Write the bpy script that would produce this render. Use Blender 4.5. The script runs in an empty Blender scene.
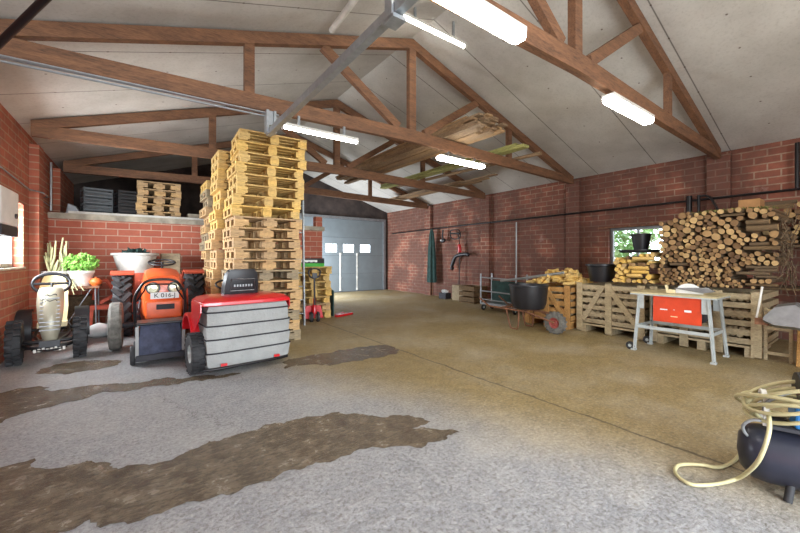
import bpy, math, random
from mathutils import Vector, Matrix
random.seed(7)
PI = math.pi
S = bpy.context.scene
COL = S.collection
# ------------------------------------------------------------ camera, world, exposure
cam = bpy.data.cameras.new('camera'); co = bpy.data.objects.new('camera', cam); COL.objects.link(co)
co.location = (0, 0, 1.4); co.rotation_euler = (PI/2, 0, -math.radians(35.8))
cam.lens = 16.2; cam.sensor_width = 36; cam.shift_y = -8.5/800; cam.clip_start = .05
S.camera = co
S.view_settings.view_transform = 'Standard'; S.view_settings.look = 'None'
S.view_settings.gamma = 1; S.view_settings.use_curve_mapping = False
S.view_settings.exposure = 0.0
W = bpy.data.worlds.new('world'); S.world = W; W.use_nodes = True
bg = W.node_tree.nodes['Background']; bg.inputs[0].default_value = (.80, .90, 1.0, 1); bg.inputs[1].default_value = 6.0
TUBE = 38.0         # strength of the fluorescent tubes

def area_light(name, loc, rot, sx, sy, power, col):
    l = bpy.data.lights.new(name, 'AREA'); l.shape = 'RECTANGLE'; l.size = sx; l.size_y = sy; l.energy = power; l.color = col
    o = bpy.data.objects.new(name, l); COL.objects.link(o); o.location = loc; o.rotation_euler = rot
    return o
# daylight coming in through the big open gate behind the camera and through the left window
area_light('daylight_gate', (.9, -2.9, 1.6), (math.radians(84), 0, math.radians(6)), 4.0, 2.8, 470, (.86, .93, 1.0))
area_light('daylight_window', (-1.75, 7.2, 1.75), (0, math.radians(-90), 0), 1.0, 1.8, 300, (.90, .95, 1.0))
# daylight near the sectional door, set in a made-up doorway behind the pallets
area_light('daylight_added_doorway', (4.36, 12.2, 1.1), (0, math.radians(-90), 0), 2.0, 1.3, 330, (.82, .90, 1.0))

# ------------------------------------------------------------ mesh helpers
class B:
    def __init__(s): s.v = []; s.f = []; s.m = []
    def add(s, vs, fs, m=0):
        o = len(s.v); s.v += [tuple(p) for p in vs]; s.f += [tuple(i+o for i in f) for f in fs]; s.m += [m]*len(fs); return s
    def box(s, x0, x1, y0, y1, z0, z1, m=0):
        return s.add([(x0,y0,z0),(x1,y0,z0),(x1,y1,z0),(x0,y1,z0),(x0,y0,z1),(x1,y0,z1),(x1,y1,z1),(x0,y1,z1)],
              [(0,3,2,1),(4,5,6,7),(0,1,5,4),(1,2,6,5),(2,3,7,6),(3,0,4,7)], m)
    def cbox(s, c, d, M=None, m=0):
        M = M or Matrix(); c = Vector(c); x, y, z = d[0]/2, d[1]/2, d[2]/2
        vs = [c + M @ Vector(p) for p in [(-x,-y,-z),(x,-y,-z),(x,y,-z),(-x,y,-z),(-x,-y,z),(x,-y,z),(x,y,z),(-x,y,z)]]
        return s.add(vs, [(0,3,2,1),(4,5,6,7),(0,1,5,4),(1,2,6,5),(2,3,7,6),(3,0,4,7)], m)
    def bar(s, p, q, w, h, up=(0,0,1), m=0):
        p, q = Vector(p), Vector(q); d = (q-p); L = d.length; d.normalize(); up = Vector(up)
        if abs(d.dot(up)) > .98: up = Vector((0,1,0))
        a = d.cross(up).normalized(); b = a.cross(d).normalized()
        M = Matrix((a, d, b)).transposed().to_4x4()
        return s.cbox((p+q)/2, (w, L, h), M, m)
    def tube(s, pts, r, n=8, closed=False, m=0, caps=True):
        pts = [Vector(p) for p in pts]; N = len(pts); vs = []
        ref = None
        for i, p in enumerate(pts):
            if closed: t = pts[(i+1) % N]-pts[i-1]
            else: t = pts[min(i+1, N-1)]-pts[max(i-1, 0)]
            t.normalize()
            if ref is None:
                ref = Vector((0,0,1)) if abs(t.z) < .9 else Vector((1,0,0))
            a = (ref - t*ref.dot(t))
            if a.length < 1e-4: a = Vector((1,0,0))
            a.normalize(); ref = a; b = t.cross(a)
            rr = r[i] if isinstance(r, (list, tuple)) else r
            vs += [p + (a*math.cos(2*PI*k/n)+b*math.sin(2*PI*k/n))*rr for k in range(n)]
        fs = []
        for i in range(N if closed else N-1):
            j = (i+1) % N
            fs += [(i*n+k, i*n+(k+1) % n, j*n+(k+1) % n, j*n+k) for k in range(n)]
        if not closed and caps: fs += [tuple(reversed(range(n))), tuple(range((N-1)*n, N*n))]
        return s.add(vs, fs, m)
    def lathe(s, prof, c=(0,0,0), axis='Z', n=24, m=0, closed=False, cap=False):
        c = Vector(c); vs = []
        for k in range(n):
            a = 2*PI*k/n; ca, sa = math.cos(a), math.sin(a)
            for r, h in prof:
                vs.append(c + Vector((r*ca, r*sa, h) if axis == 'Z' else ((h, r*ca, r*sa) if axis == 'X' else (r*sa, h, r*ca))))
        P = len(prof); fs = []
        for k in range(n):
            j = (k+1) % n
            for i in range(P if closed else P-1):
                i2 = (i+1) % P
                fs.append((k*P+i, j*P+i, j*P+i2, k*P+i2))
        if cap: fs += [tuple(k*P for k in reversed(range(n))), tuple(k*P+P-1 for k in range(n))]
        return s.add(vs, fs, m)
    def prism(s, pts, d, off=(0,0,0), m=0):
        """closed outline pts (3-D), thickened by the vector d"""
        d = Vector(d); off = Vector(off); n = len(pts); a = [Vector(p)+off for p in pts]
        return s.add(a+[p+d for p in a], [tuple(reversed(range(n))), tuple(range(n, 2*n))]+[(i, (i+1) % n, n+(i+1) % n, n+i) for i in range(n)], m)
    def loft(s, rings, m=0, caps=True):
        n = len(rings[0]); vs = [p for r in rings for p in r]; fs = []
        for i in range(len(rings)-1):
            fs += [(i*n+k, i*n+(k+1) % n, (i+1)*n+(k+1) % n, (i+1)*n+k) for k in range(n)]
        if caps: fs += [tuple(reversed(range(n))), tuple(range((len(rings)-1)*n, len(rings)*n))]
        return s.add(vs, fs, m)
    def mesh(s, name, mats, smooth=None):
        me = bpy.data.meshes.new(name); me.from_pydata([tuple(v) for v in s.v], [], s.f)
        for k in (mats if isinstance(mats, (list, tuple)) else [mats]): me.materials.append(k)
        me.polygons.foreach_set('material_index', s.m)
        if smooth is not None:
            me.polygons.foreach_set('use_smooth', [True]*len(me.polygons))
            me.set_sharp_from_angle(angle=math.radians(smooth))
        me.update(); return me
    def build(s, name, mats, parent=None, smooth=None, label=None, bevel=0):
        o = bpy.data.objects.new(name, s.mesh(name, mats, smooth)); COL.objects.link(o)
        if parent: o.parent = parent
        if label: o['label'] = label
        if bevel:
            b = o.modifiers.new('bevel', 'BEVEL'); b.width = bevel; b.segments = 2; b.limit_method = 'ANGLE'
        return o
def tag(o, label, cat, group=None, kind=None):
    o['label'] = label; o['category'] = cat
    if group: o['group'] = group
    if kind: o['kind'] = kind
    return o
def thing(name, label, cat, loc=(0,0,0), rotz=0, group=None):
    o = bpy.data.objects.new(name, None); COL.objects.link(o); o.empty_display_size = .1
    o.location = loc; o.rotation_euler = (0,0,rotz); return tag(o, label, cat, group)
def struct(name, b, mats, smooth=None, parent=None, bevel=0):
    o = b.build(name, mats, parent, smooth, bevel=bevel)
    if not parent: o['kind'] = 'structure'
    return o
def copy_tree(o, parent=None):
    c = o.copy(); COL.objects.link(c); c.parent = parent
    for ch in list(o.children): copy_tree(ch, c)
    return c
def arc(c, r, a0, a1, n, ax='XZ', r2=None):
    out = []; r2 = r2 or r
    for i in range(n+1):
        a = math.radians(a0+(a1-a0)*i/n); u, v = r*math.cos(a), r2*math.sin(a)
        out.append(Vector(c)+Vector((u,0,v) if ax == 'XZ' else ((0,u,v) if ax == 'YZ' else (u,v,0))))
    return out
def spline(P, n=8, closed=False):
    P = [Vector(p) for p in P]; out = []; N = len(P)
    for i in range(N if closed else N-1):
        p0 = P[i-1] if (i or closed) else P[0]; p1 = P[i]; p2 = P[(i+1) % N]
        p3 = P[(i+2) % N] if (closed or i+2 < N) else P[-1]
        for k in range(n):
            t = k/n
            out.append(.5*((2*p1)+(p2-p0)*t+(2*p0-5*p1+4*p2-p3)*t*t+(3*p1-p0-3*p2+p3)*t**3))
    if not closed: out.append(P[-1])
    return out
ORD = ['topmost', 'second from the top', 'third from the top', 'fourth from the top', 'fifth from the top', 'sixth from the top', 'seventh from the top', 'eighth from the top',
 'ninth from the top', 'tenth from the top', 'eleventh from the top', 'twelfth from the top', 'thirteenth from the top', 'fourteenth from the top', 'fifteenth from the top',
 'sixteenth from the top', 'seventeenth from the top', 'eighteenth from the top', 'nineteenth from the top', 'twentieth from the top', 'twenty-first from the top', 'twenty-second from the top', 'twenty-third from the top']

# ------------------------------------------------------------ materials
def lin(c): return tuple(((x/255)/12.92 if x/255 <= .04045 else ((x/255+.055)/1.055)**2.4) for x in c)
class N:
    def __init__(s, name):
        s.mat = bpy.data.materials.new(name); s.mat.use_nodes = True; s.t = s.mat.node_tree; s.p = s.t.nodes['Principled BSDF']
        s.tc = s.t.nodes.new('ShaderNodeTexCoord')
    def n(s, typ, **kw):
        x = s.t.nodes.new('ShaderNode'+typ)
        for k, v in kw.items(): setattr(x, k, v)
        return x
    def l(s, a, b): s.t.links.new(a, b)
    def mapping(s, scale, src='Object'):
        m = s.n('Mapping'); m.inputs['Scale'].default_value = scale; s.l(s.tc.outputs[src], m.inputs[0]); return m.outputs[0]
    def noise(s, vec, scale, detail=4, rough=.6):
        x = s.n('TexNoise'); x.inputs['Scale'].default_value = scale; x.inputs['Detail'].default_value = detail; x.inputs['Roughness'].default_value = rough
        s.l(vec, x.inputs['Vector']); return x.outputs['Fac']
    def ramp(s, fac, stops):
        r = s.n('ValToRGB'); e = r.color_ramp.elements
        while len(e) < len(stops): e.new(.5)
        for i, (p, c) in enumerate(stops):
            e[i].position = p; e[i].color = (*c, 1) if len(c) == 3 else c
        s.l(fac, r.inputs[0]); return r.outputs[0]
    def mix(s, fac, a, b, mode='MIX'):
        x = s.n('Mix', data_type='RGBA', blend_type=mode)
        for sock, v in ((x.inputs[0], fac), (x.inputs[6], a), (x.inputs[7], b)):
            if hasattr(v, 'links'): s.l(v, sock)
            else: sock.default_value = v if isinstance(v, (int, float)) else ((*v, 1) if len(v) == 3 else v)
        return x.outputs[2]
    def math(s, op, a, b=0.0, c=None, clamp=False):
        x = s.n('Math', operation=op, use_clamp=clamp)
        for i, v in enumerate((a, b) if c is None else (a, b, c)):
            if hasattr(v, 'links'): s.l(v, x.inputs[i])
            else: x.inputs[i].default_value = v
        return x.outputs[0]
    def bump(s, h, strength=.3, dist=.01):
        b = s.n('Bump'); b.inputs['Strength'].default_value = strength; b.inputs['Distance'].default_value = dist
        s.l(h, b.inputs['Height']); s.l(b.outputs[0], s.p.inputs['Normal'])
    def base(s, c): s.l(c, s.p.inputs['Base Color'])
def simple(name, rgb, rough=.5, metal=0, var=.12, scale=12, bump=0, dist=.004, coat=0):
    m = N(name); c = lin(rgb); v = m.mapping((1,1,1))
    f = m.noise(v, scale)
    lo = tuple(x*(1-var*1.6) for x in c); hi = tuple(min(1, x*(1+var*1.6)) for x in c)
    m.base(m.ramp(f, [(.3, lo), (.7, hi)])); m.p.inputs['Roughness'].default_value = rough; m.p.inputs['Metallic'].default_value = metal
    if coat: m.p.inputs['Coat Weight'].default_value = coat
    if bump: m.bump(m.noise(v, scale*3), bump, dist)
    return m.mat
def wood(name, dark, light, scale=(3, 3, 3), rough=.75, rnd=.0, grain=18):
    m = N(name); v = m.mapping(scale)
    f = m.noise(v, 2.2, 6, .65)
    c = m.ramp(f, [(.3, lin(dark)), (.68, lin(light))])
    if rnd:
        oi = m.n('ObjectInfo'); k = m.math('MULTIPLY_ADD', oi.outputs['Random'], rnd, 1-rnd*.5)
        hs = m.n('HueSaturation'); m.l(k, hs.inputs['Value']); m.l(c, hs.inputs['Color'])
        k2 = m.math('MULTIPLY_ADD', oi.outputs['Random'], .5*rnd, 1-.25*rnd); m.l(k2, hs.inputs['Saturation']); c = hs.outputs[0]
    g = m.noise(v, grain, 3)
    c = m.mix(.35, c, m.ramp(g, [(.35, tuple(x*.45 for x in lin(dark))), (.6, lin(light))]))
    m.base(c); m.p.inputs['Roughness'].default_value = rough; m.bump(g, .25, .004); return m.mat
def brick(name, axis, c1, c2, mortar, bw=.40, rh=.145, dirt=.5, msize=.012, dirtcol=(52,36,30), seed=0.0, band=.42):
    m = N(name); sx = m.n('SeparateXYZ'); m.l(m.tc.outputs['Object'], sx.inputs[0])
    cx = m.n('CombineXYZ'); m.l(sx.outputs['Y' if axis == 'X' else 'X'], cx.inputs[0]); m.l(sx.outputs['Z'], cx.inputs[1])
    b = m.n('TexBrick'); b.offset = .5
    m.l(cx.outputs[0], b.inputs['Vector'])
    b.inputs['Color1'].default_value = (*lin(c1), 1); b.inputs['Color2'].default_value = (*lin(c2), 1); b.inputs['Mortar'].default_value = (*lin(mortar), 1)
    b.inputs['Scale'].default_value = 1; b.inputs['Mortar Size'].default_value = msize; b.inputs['Mortar Smooth'].default_value = .25
    b.inputs['Brick Width'].default_value = bw; b.inputs['Row Height'].default_value = rh; b.inputs['Bias'].default_value = -.1
    o3 = m.mapping((1,1,1)); f = m.noise(o3, 1.1+seed, 6, .62); g = m.noise(o3, 9, 5, .7)
    c = m.mix(m.ramp(f, [(band, (0,0,0)), (band+.2, (dirt,dirt,dirt))]), b.outputs[0], lin(dirtcol))
    c = m.mix(m.ramp(g, [(.35, (.0,.0,.0)), (.75, (.45,.45,.45))]), c, tuple(x*.55 for x in lin(c1)))
    h = m.noise(o3, 2.3, 8, .75)
    c = m.mix(m.ramp(h, [(.60, (0,0,0)), (.68, (.35,.35,.35))]), c, lin((176,150,140)))
    m.base(c); m.p.inputs['Roughness'].default_value = .85
    hh = m.math('MULTIPLY_ADD', b.outputs['Fac'], -1.0, m.math('MULTIPLY', g, .6)); m.bump(hh, .6, .012); return m.mat
def emis(name, rgb, st):
    m = N(name); m.p.inputs['Base Color'].default_value = (1,1,1,1); m.p.inputs['Emission Color'].default_value = (*rgb, 1); m.p.inputs['Emission Strength'].default_value = st; return m.mat
M = {}
M['brick_left'] = brick('brick_left', 'X', (184,104,78), (160,88,66), (178,146,120), dirt=.35, rh=.12, bw=.34)
M['brick_cross'] = brick('brick_cross', 'Y', (198,112,88), (182,98,76), (214,186,164), dirt=.22, dirtcol=(130,74,60), msize=.01)
M['brick_right'] = brick('brick_right', 'X', (164,98,76), (136,80,62), (186,160,136), rh=.128, bw=.34, dirt=.8, msize=.012, dirtcol=(80,58,50), band=.34)
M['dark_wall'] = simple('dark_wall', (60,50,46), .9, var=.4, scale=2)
def floor_mat():
    m = N('concrete_floor'); v = m.mapping((1,1,1)); sx = m.n('SeparateXYZ'); m.l(v, sx.inputs[0]); X, Y = sx.outputs['X'], sx.outputs['Y']
    n1 = m.noise(v, .9, 6, .6); n2 = m.noise(v, 7, 6, .7); n3 = m.noise(v, 38, 6, .8)
    grey = m.ramp(n2, [(.3, lin((140,142,146))), (.7, lin((170,170,172)))])
    och = m.ramp(n2, [(.3, lin((134,116,72))), (.7, lin((168,146,98)))])
    # slab colour turns ochre right of a slanting edge
    k = m.math('ADD', X, m.math('MULTIPLY', Y, .33)); k = m.math('ADD', k, m.math('MULTIPLY', n1, 1.2))
    mr = m.n('MapRange', clamp=True); mr.interpolation_type = 'SMOOTHSTEP'; m.l(k, mr.inputs[0]); mr.inputs[1].default_value = 3.1; mr.inputs[2].default_value = 4.3
    c = m.mix(mr.outputs[0], grey, och)
    c = m.mix(m.ramp(n3, [(.36, (.75,.75,.75)), (.52, (0,0,0))]), c, lin((92,84,70)))
    c = m.mix(m.ramp(n3, [(.54, (0,0,0)), (.68, (.5,.5,.5))]), c, lin((214,210,200)))
    c = m.mix(m.ramp(n1, [(.45, (0,0,0)), (.7, (.25,.25,.25))]), c, lin((210,206,196)))
    # slab joint along the building and a crack
    w = m.noise(v, 3.5, 5, .7)
    j = m.math('ABSOLUTE', m.math('ADD', m.math('ADD', X, -3.27), m.math('MULTIPLY', w, .12)))
    jm = m.ramp(j, [(.006, (.75,.75,.75)), (.02, (0,0,0))]); c = m.mix(jm, c, lin((58,50,40)))
    q = m.math('ABSOLUTE', m.math('SUBTRACT', m.math('ADD', m.math('MULTIPLY', Y, -.42), m.math('MULTIPLY', w, .7)), m.math('ADD', m.math('MULTIPLY', X, 1.0), -1.62)))
    lim = m.math('LESS_THAN', Y, 4.4); lim = m.math('MULTIPLY', lim, m.math('GREATER_THAN', Y, 2.4))
    qm = m.math('MULTIPLY', m.ramp(q, [(.002, (.6,.6,.6)), (.012, (0,0,0))]), lim); c = m.mix(qm, c, lin((70,66,62)))
    m.base(c); 
    rr = m.ramp(n1, [(.3, (.42,.42,.42)), (.7, (.7,.7,.7))]); m.l(rr, m.p.inputs['Roughness'])
    m.bump(m.math('ADD', m.math('MULTIPLY', n3, .5), m.math('MULTIPLY', n2, 1.2)), .8, .03); return m.mat
M['floor'] = floor_mat()
def ceil_mat():
    m = N('ceiling_board'); v = m.mapping((1,1,1)); sx = m.n('SeparateXYZ'); m.l(v, sx.inputs[0]); X, Y = sx.outputs['X'], sx.outputs['Y']
    n1 = m.noise(v, .8, 5); n2 = m.noise(v, 30, 4)
    c = m.ramp(n1, [(.3, lin((172,168,160))), (.7, lin((208,205,198)))])
    c = m.mix(m.ramp(n2, [(.3, (.2,.2,.2)), (.5, (0,0,0))]), c, lin((120,112,100)))
    fr = m.math('FRACT', m.math('DIVIDE', m.math('ADD', Y, .55), 1.2)); d = m.math('ABSOLUTE', m.math('SUBTRACT', fr, .5))
    c = m.mix(m.ramp(m.math('ABSOLUTE', m.math('SUBTRACT', d, .5)), [(.004, (.75,.75,.75)), (.009, (0,0,0))]), c, lin((70,62,54)))
    # nail heads on a grid
    gx = m.math('SUBTRACT', m.math('FRACT', m.math('DIVIDE', X, .62)), .5); gy = m.math('SUBTRACT', m.math('FRACT', m.math('DIVIDE', m.math('ADD', Y, .25), .6)), .5)
    r = m.math('SQRT', m.math('ADD', m.math('POWER', m.math('ABSOLUTE', gx), 2), m.math('POWER', m.math('ABSOLUTE', gy), 2)))
    c = m.mix(m.ramp(r, [(.016, (.8,.8,.8)), (.026, (0,0,0))]), c, lin((74,50,40)))
    m.base(c); m.p.inputs['Roughness'].default_value = .8; m.bump(n2, .08, .004); return m.mat
M['ceiling'] = ceil_mat()
M['beam'] = wood('beam_wood', (78,54,40), (140,98,68), (1,6,6), rough=.7, grain=14)
M['pal_y'] = wood('pallet_wood_yellow', (176,136,72), (232,198,124), (1.2,6,6), rnd=.35)
M['pal_t'] = wood('pallet_wood_tan', (160,126,84), (214,180,132), (1.2,6,6), rnd=.35)
M['pal_g'] = wood('pallet_wood_grey', (118,104,82), (176,158,126), (1.2,6,6), rnd=.35)
M['crate'] = wood('crate_wood', (132,116,90), (194,176,140), (7,1.5,5), rnd=.15)
M['crate_y'] = wood('crate_wood_orange', (150,104,52), (204,156,92), (3,3,3))
M['plank'] = wood('old_plank', (110,84,60), (170,140,104), (4,1,4), rnd=.5)
M['plank_g'] = wood('green_plank', (116,116,66), (172,170,104), (4,1,4))
M['bark'] = wood('bark', (62,50,36), (128,104,74), (6,6,6), .9, rnd=.5)
def logend():
    m = N('log_end'); v = m.mapping((1,1,1)); oi = m.n('ObjectInfo')
    c = m.ramp(oi.outputs['Random'], [(0, lin((110,84,56))), (.3, lin((158,126,84))), (.6, lin((196,166,114))), (.8, lin((138,108,72))), (1, lin((84,64,46)))])
    c = m.mix(m.ramp(m.noise(v, 25), [(.35, (.5,.5,.5)), (.6, (0,0,0))]), c, lin((120,82,46)))
    m.base(c); m.p.inputs['Roughness'].default_value = .85; return m.mat
M['logend'] = logend()
M['split'] = wood('split_wood', (190,146,70), (240,206,128), (6,6,6), .8, rnd=.45)
M['galv'] = simple('galvanised_steel', (168,174,178), .38, .7, .08, 20)
M['steel'] = simple('grey_steel', (140,142,144), .42, .6, .1, 10)
M['rust'] = simple('rusty_steel', (124,84,60), .7, .2, .3, 14)
M['grey_paint'] = simple('grey_paint', (176,182,180), .45, .1, .08, 10)
M['black'] = simple('black_plastic', (30,30,34), .42, 0, .15, 10)
M['blackpipe'] = simple('black_steel_tube', (26,24,26), .35, .3, .1, 10)
M['rubber'] = simple('rubber', (40,40,42), .7, 0, .2, 30, .3)
M['rubber_w'] = simple('dusty_rubber', (104,102,96), .85, 0, .3, 16, .3)
M['red'] = simple('red_paint', (196,26,34), .28, 0, .06, 6, coat=.5)
M['orange'] = simple('orange_paint', (222,92,36), .35, 0, .1, 5, coat=.3)
M['orange_d'] = simple('faded_orange_paint', (196,84,58), .6, 0, .2, 7)
M['dull_red'] = simple('dull_red_paint', (150,72,64), .6)
M['loft_grey'] = simple('dull_grey_plastic', (92,98,102), .6)
M['table_tan'] = simple('tan_table_top', (190,178,140), .5)
M['saw_or'] = simple('orange_red_paint', (214,70,36), .4, 0, .1, 4, coat=.2)
M['bag'] = simple('grey_bag_cloth', (150,152,150), .85, 0, .08, 3, .8, .03)
M['seam'] = simple('dark_seam', (40,40,46), .7)
M['navy'] = simple('dark_blue_cloth', (58,62,80), .85, 0, .3, 9, .4, .02)
M['navy_tank'] = simple('dark_tank_paint', (44,46,58), .35, .2, .12, 6)
M['blue'] = simple('blue_paint', (40,110,170), .4)
M['cream'] = simple('cream_plastic', (224,208,164), .45, 0, .06)
M['white'] = simple('white_plastic', (226,228,226), .5, 0, .05, 5)
M['white_dirty'] = simple('chalky_white', (206,204,196), .8, 0, .12, 5)
M['leaf'] = simple('green_leaf', (132,186,84), .55, 0, .3, 20)
M['moss'] = simple('dry_moss', (110,108,58), .95, 0, .4, 20)
M['leaf_out'] = simple('garden_leaf', (150,186,130), .7, 0, .35, 3)
M['stem'] = simple('pale_stem', (196,196,150), .7, 0, .15)
M['pumpkin'] = simple('pumpkin_skin', (220,104,44), .5, 0, .1)
M['glass'] = None
M['green_cloth'] = simple('dark_green_cloth', (40,66,62), .9, 0, .25, 8, .3)
M['green_pl'] = simple('green_crate_plastic', (66,168,60), .45, 0, .1)
M['door_panel'] = simple('grey_door_panel', (112,120,123), .45, 0, .05, 3)
M['door_dark'] = simple('door_gap', (62,66,70), .6)
M['soil'] = simple('soil', (70,54,42), .95)
M['card'] = simple('cardboard', (160,118,74), .85, 0, .08)
M['hose'] = simple('pale_hose', (186,178,136), .5, 0, .08)
M['hose_g'] = simple('grey_cable', (120,122,122), .5)
M['slab'] = simple('grey_slab', (176,168,150), .85, 0, .22, 4, .3)
M['lens'] = simple('headlamp_lens', (222,222,190), .12, .2, .05)
M['amber'] = simple('amber_lens', (224,150,40), .3)
M['ink'] = simple('black_ink', (30,30,32), .6, 0, 0)
M['silver_y'] = simple('yellowed_silver_plastic', (172,166,146), .35, .2, .12, 3)
M['tube'] = emis('fluorescent_tube', (1.0, .95, .82), TUBE)
M['tube_b'] = emis('fluorescent_tube_cool', (1.0, .96, .86), TUBE)
def glass():
    m = N('window_glass'); t = m.t; out = t.nodes['Material Output']
    tr = m.n('BsdfTransparent'); gl = m.n('BsdfGlossy'); gl.inputs['Roughness'].default_value = .05
    mx = m.n('MixShader'); mx.inputs[0].default_value = .07; m.l(tr.outputs[0], mx.inputs[1]); m.l(gl.outputs[0], mx.inputs[2]); m.l(mx.outputs[0], out.inputs[0]); return m.mat
M['glass'] = glass()
def wet():
    m = N('wet_concrete'); v = m.mapping((1,1,1)); n1 = m.noise(v, 6, 5, .7); n3 = m.noise(v, 45, 4, .7)
    c = m.ramp(n1, [(.3, lin((72,62,50))), (.7, lin((132,118,98)))])
    n4 = m.noise(m.mapping((14, 40, 14)), 1, 6, .75)
    c = m.mix(m.ramp(n4, [(.36, (.6,.6,.6)), (.5, (0,0,0))]), c, lin((56,50,42)))
    c = m.mix(m.ramp(n4, [(.56, (0,0,0)), (.7, (.45,.45,.45))]), c, lin((166,160,150)))  # pale flecks paint streaks of reflected light into the wet colour
    m.base(c); rr = m.ramp(n1, [(.35, (.04,.04,.04)), (.65, (.3,.3,.3))]); m.l(rr, m.p.inputs['Roughness']); m.bump(n4, .9, .02); return m.mat
M['wet'] = wet()

# ------------------------------------------------------------ room shell
XL, XR, YB, YF, YC = -1.5, 8.97, -3.0, 13.4, 10.0
RX, RZ, ZL, ZR = 3.72, 5.12, 3.45, 3.42
def cz(x): return ZL+(RZ-ZL)*(x-XL)/(RX-XL) if x < RX else RZ+(ZR-RZ)*(x-RX)/(XR-RX)
struct('floor', B().box(XL-.3, XR+.3, YB-.3, YF+.3, -.1, 0), M['floor'])
struct('ground_outside', B().box(-30, 40, -30, 40, -.16, -.11), M['slab'])
b = B()
for (x0, z0, x1, z1) in ((XL-.3, cz(XL)-.1, RX, RZ), (RX, RZ, XR+.3, ZR-.1)):
    b.prism([(x0, YB-.3, z0), (x1, YB-.3, z1), (x1, YB-.3, z1+.06), (x0, YB-.3, z0+.06)], (0, YF-YB+.6, 0))
struct('ceiling', b, M['ceiling'])
# left wall with a window opening
wy0, wy1, wz0, wz1 = 5.9, 8.1, 1.26, 2.24
b = B(); x0, x1 = XL-.25, XL
b.box(x0, x1, YB, wy0, 0, 3.45).box(x0, x1, wy1, YF, 0, 3.45).box(x0, x1, wy0, wy1, 0, wz0).box(x0, x1, wy0, wy1, wz1, 3.45)
struct('wall_left', b, M['brick_left'])
b = B()
for y in (2.0, 4.83, 8.62, 10.6): b.box(XL, XL+.12, y-.17, y+.17, 0, 3.3)
struct('trim_1', b, M['brick_left'])
# right wall with a window opening
ry0, ry1, rz0, rz1 = 2.85, 4.02, 1.25, 2.1
b = B(); x0, x1 = XR, XR+.25
b.box(x0, x1, YB, ry0, 0, 3.42).box(x0, x1, ry1, YF, 0, 3.42).box(x0, x1, ry0, ry1, 0, rz0).box(x0, x1, ry0, ry1, rz1, 3.42)
struct('wall_right', b, M['brick_right'])
b = B()
for y in (2.0, 4.83, 7.69, 10.5): b.box(XR-.12, XR, y-.17, y+.17, 0, 3.38)
struct('trim_2', b, M['brick_right'])
# far wall around the sectional door
dx0, dx1, dz1 = 4.7, 8.72, 3.0
def gable(b, x0, x1, y0, y1, z0):
    pts = [(x0, y0, z0), (x1, y0, z0), (x1, y0, cz(x1))]
    if x0 < RX < x1: pts.append((RX, y0, RZ))
    pts.append((x0, y0, cz(x0))); b.prism(pts, (0, y1-y0, 0))
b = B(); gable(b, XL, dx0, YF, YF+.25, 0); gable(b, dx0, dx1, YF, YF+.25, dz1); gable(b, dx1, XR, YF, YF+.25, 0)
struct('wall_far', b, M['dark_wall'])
# wall behind the camera, with its big open gate
b = B(); gable(b, XL, -1.2, YB-.25, YB, 0); gable(b, -1.2, 5.0, YB-.25, YB, 3.0); gable(b, 5.0, XR, YB-.25, YB, 0)
struct('wall_behind', b, M['brick_cross'])
# cross wall with the storage loft above it
b = B(); b.box(XL, 4.37, YC, YC+.2, 0, 2.2).box(4.17, 4.37, YC+.2, 11.5, 0, 2.2).box(4.17, 4.37, 12.9, YF, 0, 2.2).box(4.17, 4.37, 11.5, 12.9, 2.15, 2.2)  # doorway gap added only to hold the daylight area light
struct('wall_cross', b, M['brick_cross'])
struct('trim_3', B().box(XL, 4.42, YC-.06, YF, 2.2, 2.32), M['slab'])
struct('trim_4', B().box(4.17, 4.37, YC, YC+.2, 2.32, 2.62), M['brick_cross'])
# windows
def window(name, xa, xb, y0, y1, z0, z1, mull, mat):
    f = .06; xc = (xa+xb)/2
    b = B(); b.box(xa, xb, y0, y1, z0, z0+f).box(xa, xb, y0, y1, z1-f, z1).box(xa, xb, y0, y0+f, z0+f, z1-f).box(xa, xb, y1-f, y1, z0+f, z1-f)
    for i in range(1, mull+1):
        y = y0+(y1-y0)*i/(mull+1); b.box(xa, xb, y-.02, y+.02, z0+f, z1-f)
    w = struct(name, b, mat)
    B().box(xc-.004, xc+.004, y0+f, y1-f, z0+f, z1-f).build('pane', M['glass'], w)
    return w
w = window('window_1', XL-.2, XL-.12, wy0, wy1, wz0, wz1, 1, M['white_dirty'])
B().box(XL-.12, XL+.03, wy0, wy1, wz0-.03, wz0).build('window_sill', M['slab'], w)
w = window('window_2', XR+.1, XR+.18, ry0, ry1, rz0, rz1, 1, M['steel'])
B().box(XR-.04, XR+.1, ry0-.1, ry1+.22, rz1, rz1+.035).build('lintel', M['rust'], w)
# sectional door
dr = struct('door_1', B().box(dx0, dx1, YF-.02, YF+.03, 0, .02), M['door_dark'])
B().box(dx0-.12, dx0, YF-.08, YF, 0, dz1).box(dx1, dx1+.1, YF-.08, YF, 0, dz1).box(dx0-.12, dx1+.1, YF-.08, YF, dz1, dz1+.1).build('door_frame', M['steel'], dr)
ph = dz1/4
wins = [(5.25, 5.65), (6.0, 6.5), (6.78, 7.28), (7.58, 8.08)]
for i in range(4):
    z0, z1 = i*ph+.004, (i+1)*ph-.004; b = B()
    if i == 2:
        za, zb = 1.64, 1.97
        b.box(dx0, dx1, YF, YF+.04, z0, za).box(dx0, dx1, YF, YF+.04, zb, z1); p = dx0
        for (a, c) in wins: b.box(p, a, YF, YF+.04, za, zb); p = c
        b.box(p, dx1, YF, YF+.04, za, zb)
    else: b.box(dx0, dx1, YF, YF+.04, z0, z1)
    o = b.build('door_panel', M['door_panel'], dr)
    if i == 2:
        for (a, c) in wins: B().box(a, c, YF+.015, YF+.022, za, zb).build('pane', M['glass'], o)
B().box(dx0, dx1, YF+.05, YF+.06, 0, 1.64).box(dx0, dx1, YF+.05, YF+.06, 1.97, dz1).build('door_backing', M['door_dark'], dr)
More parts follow.
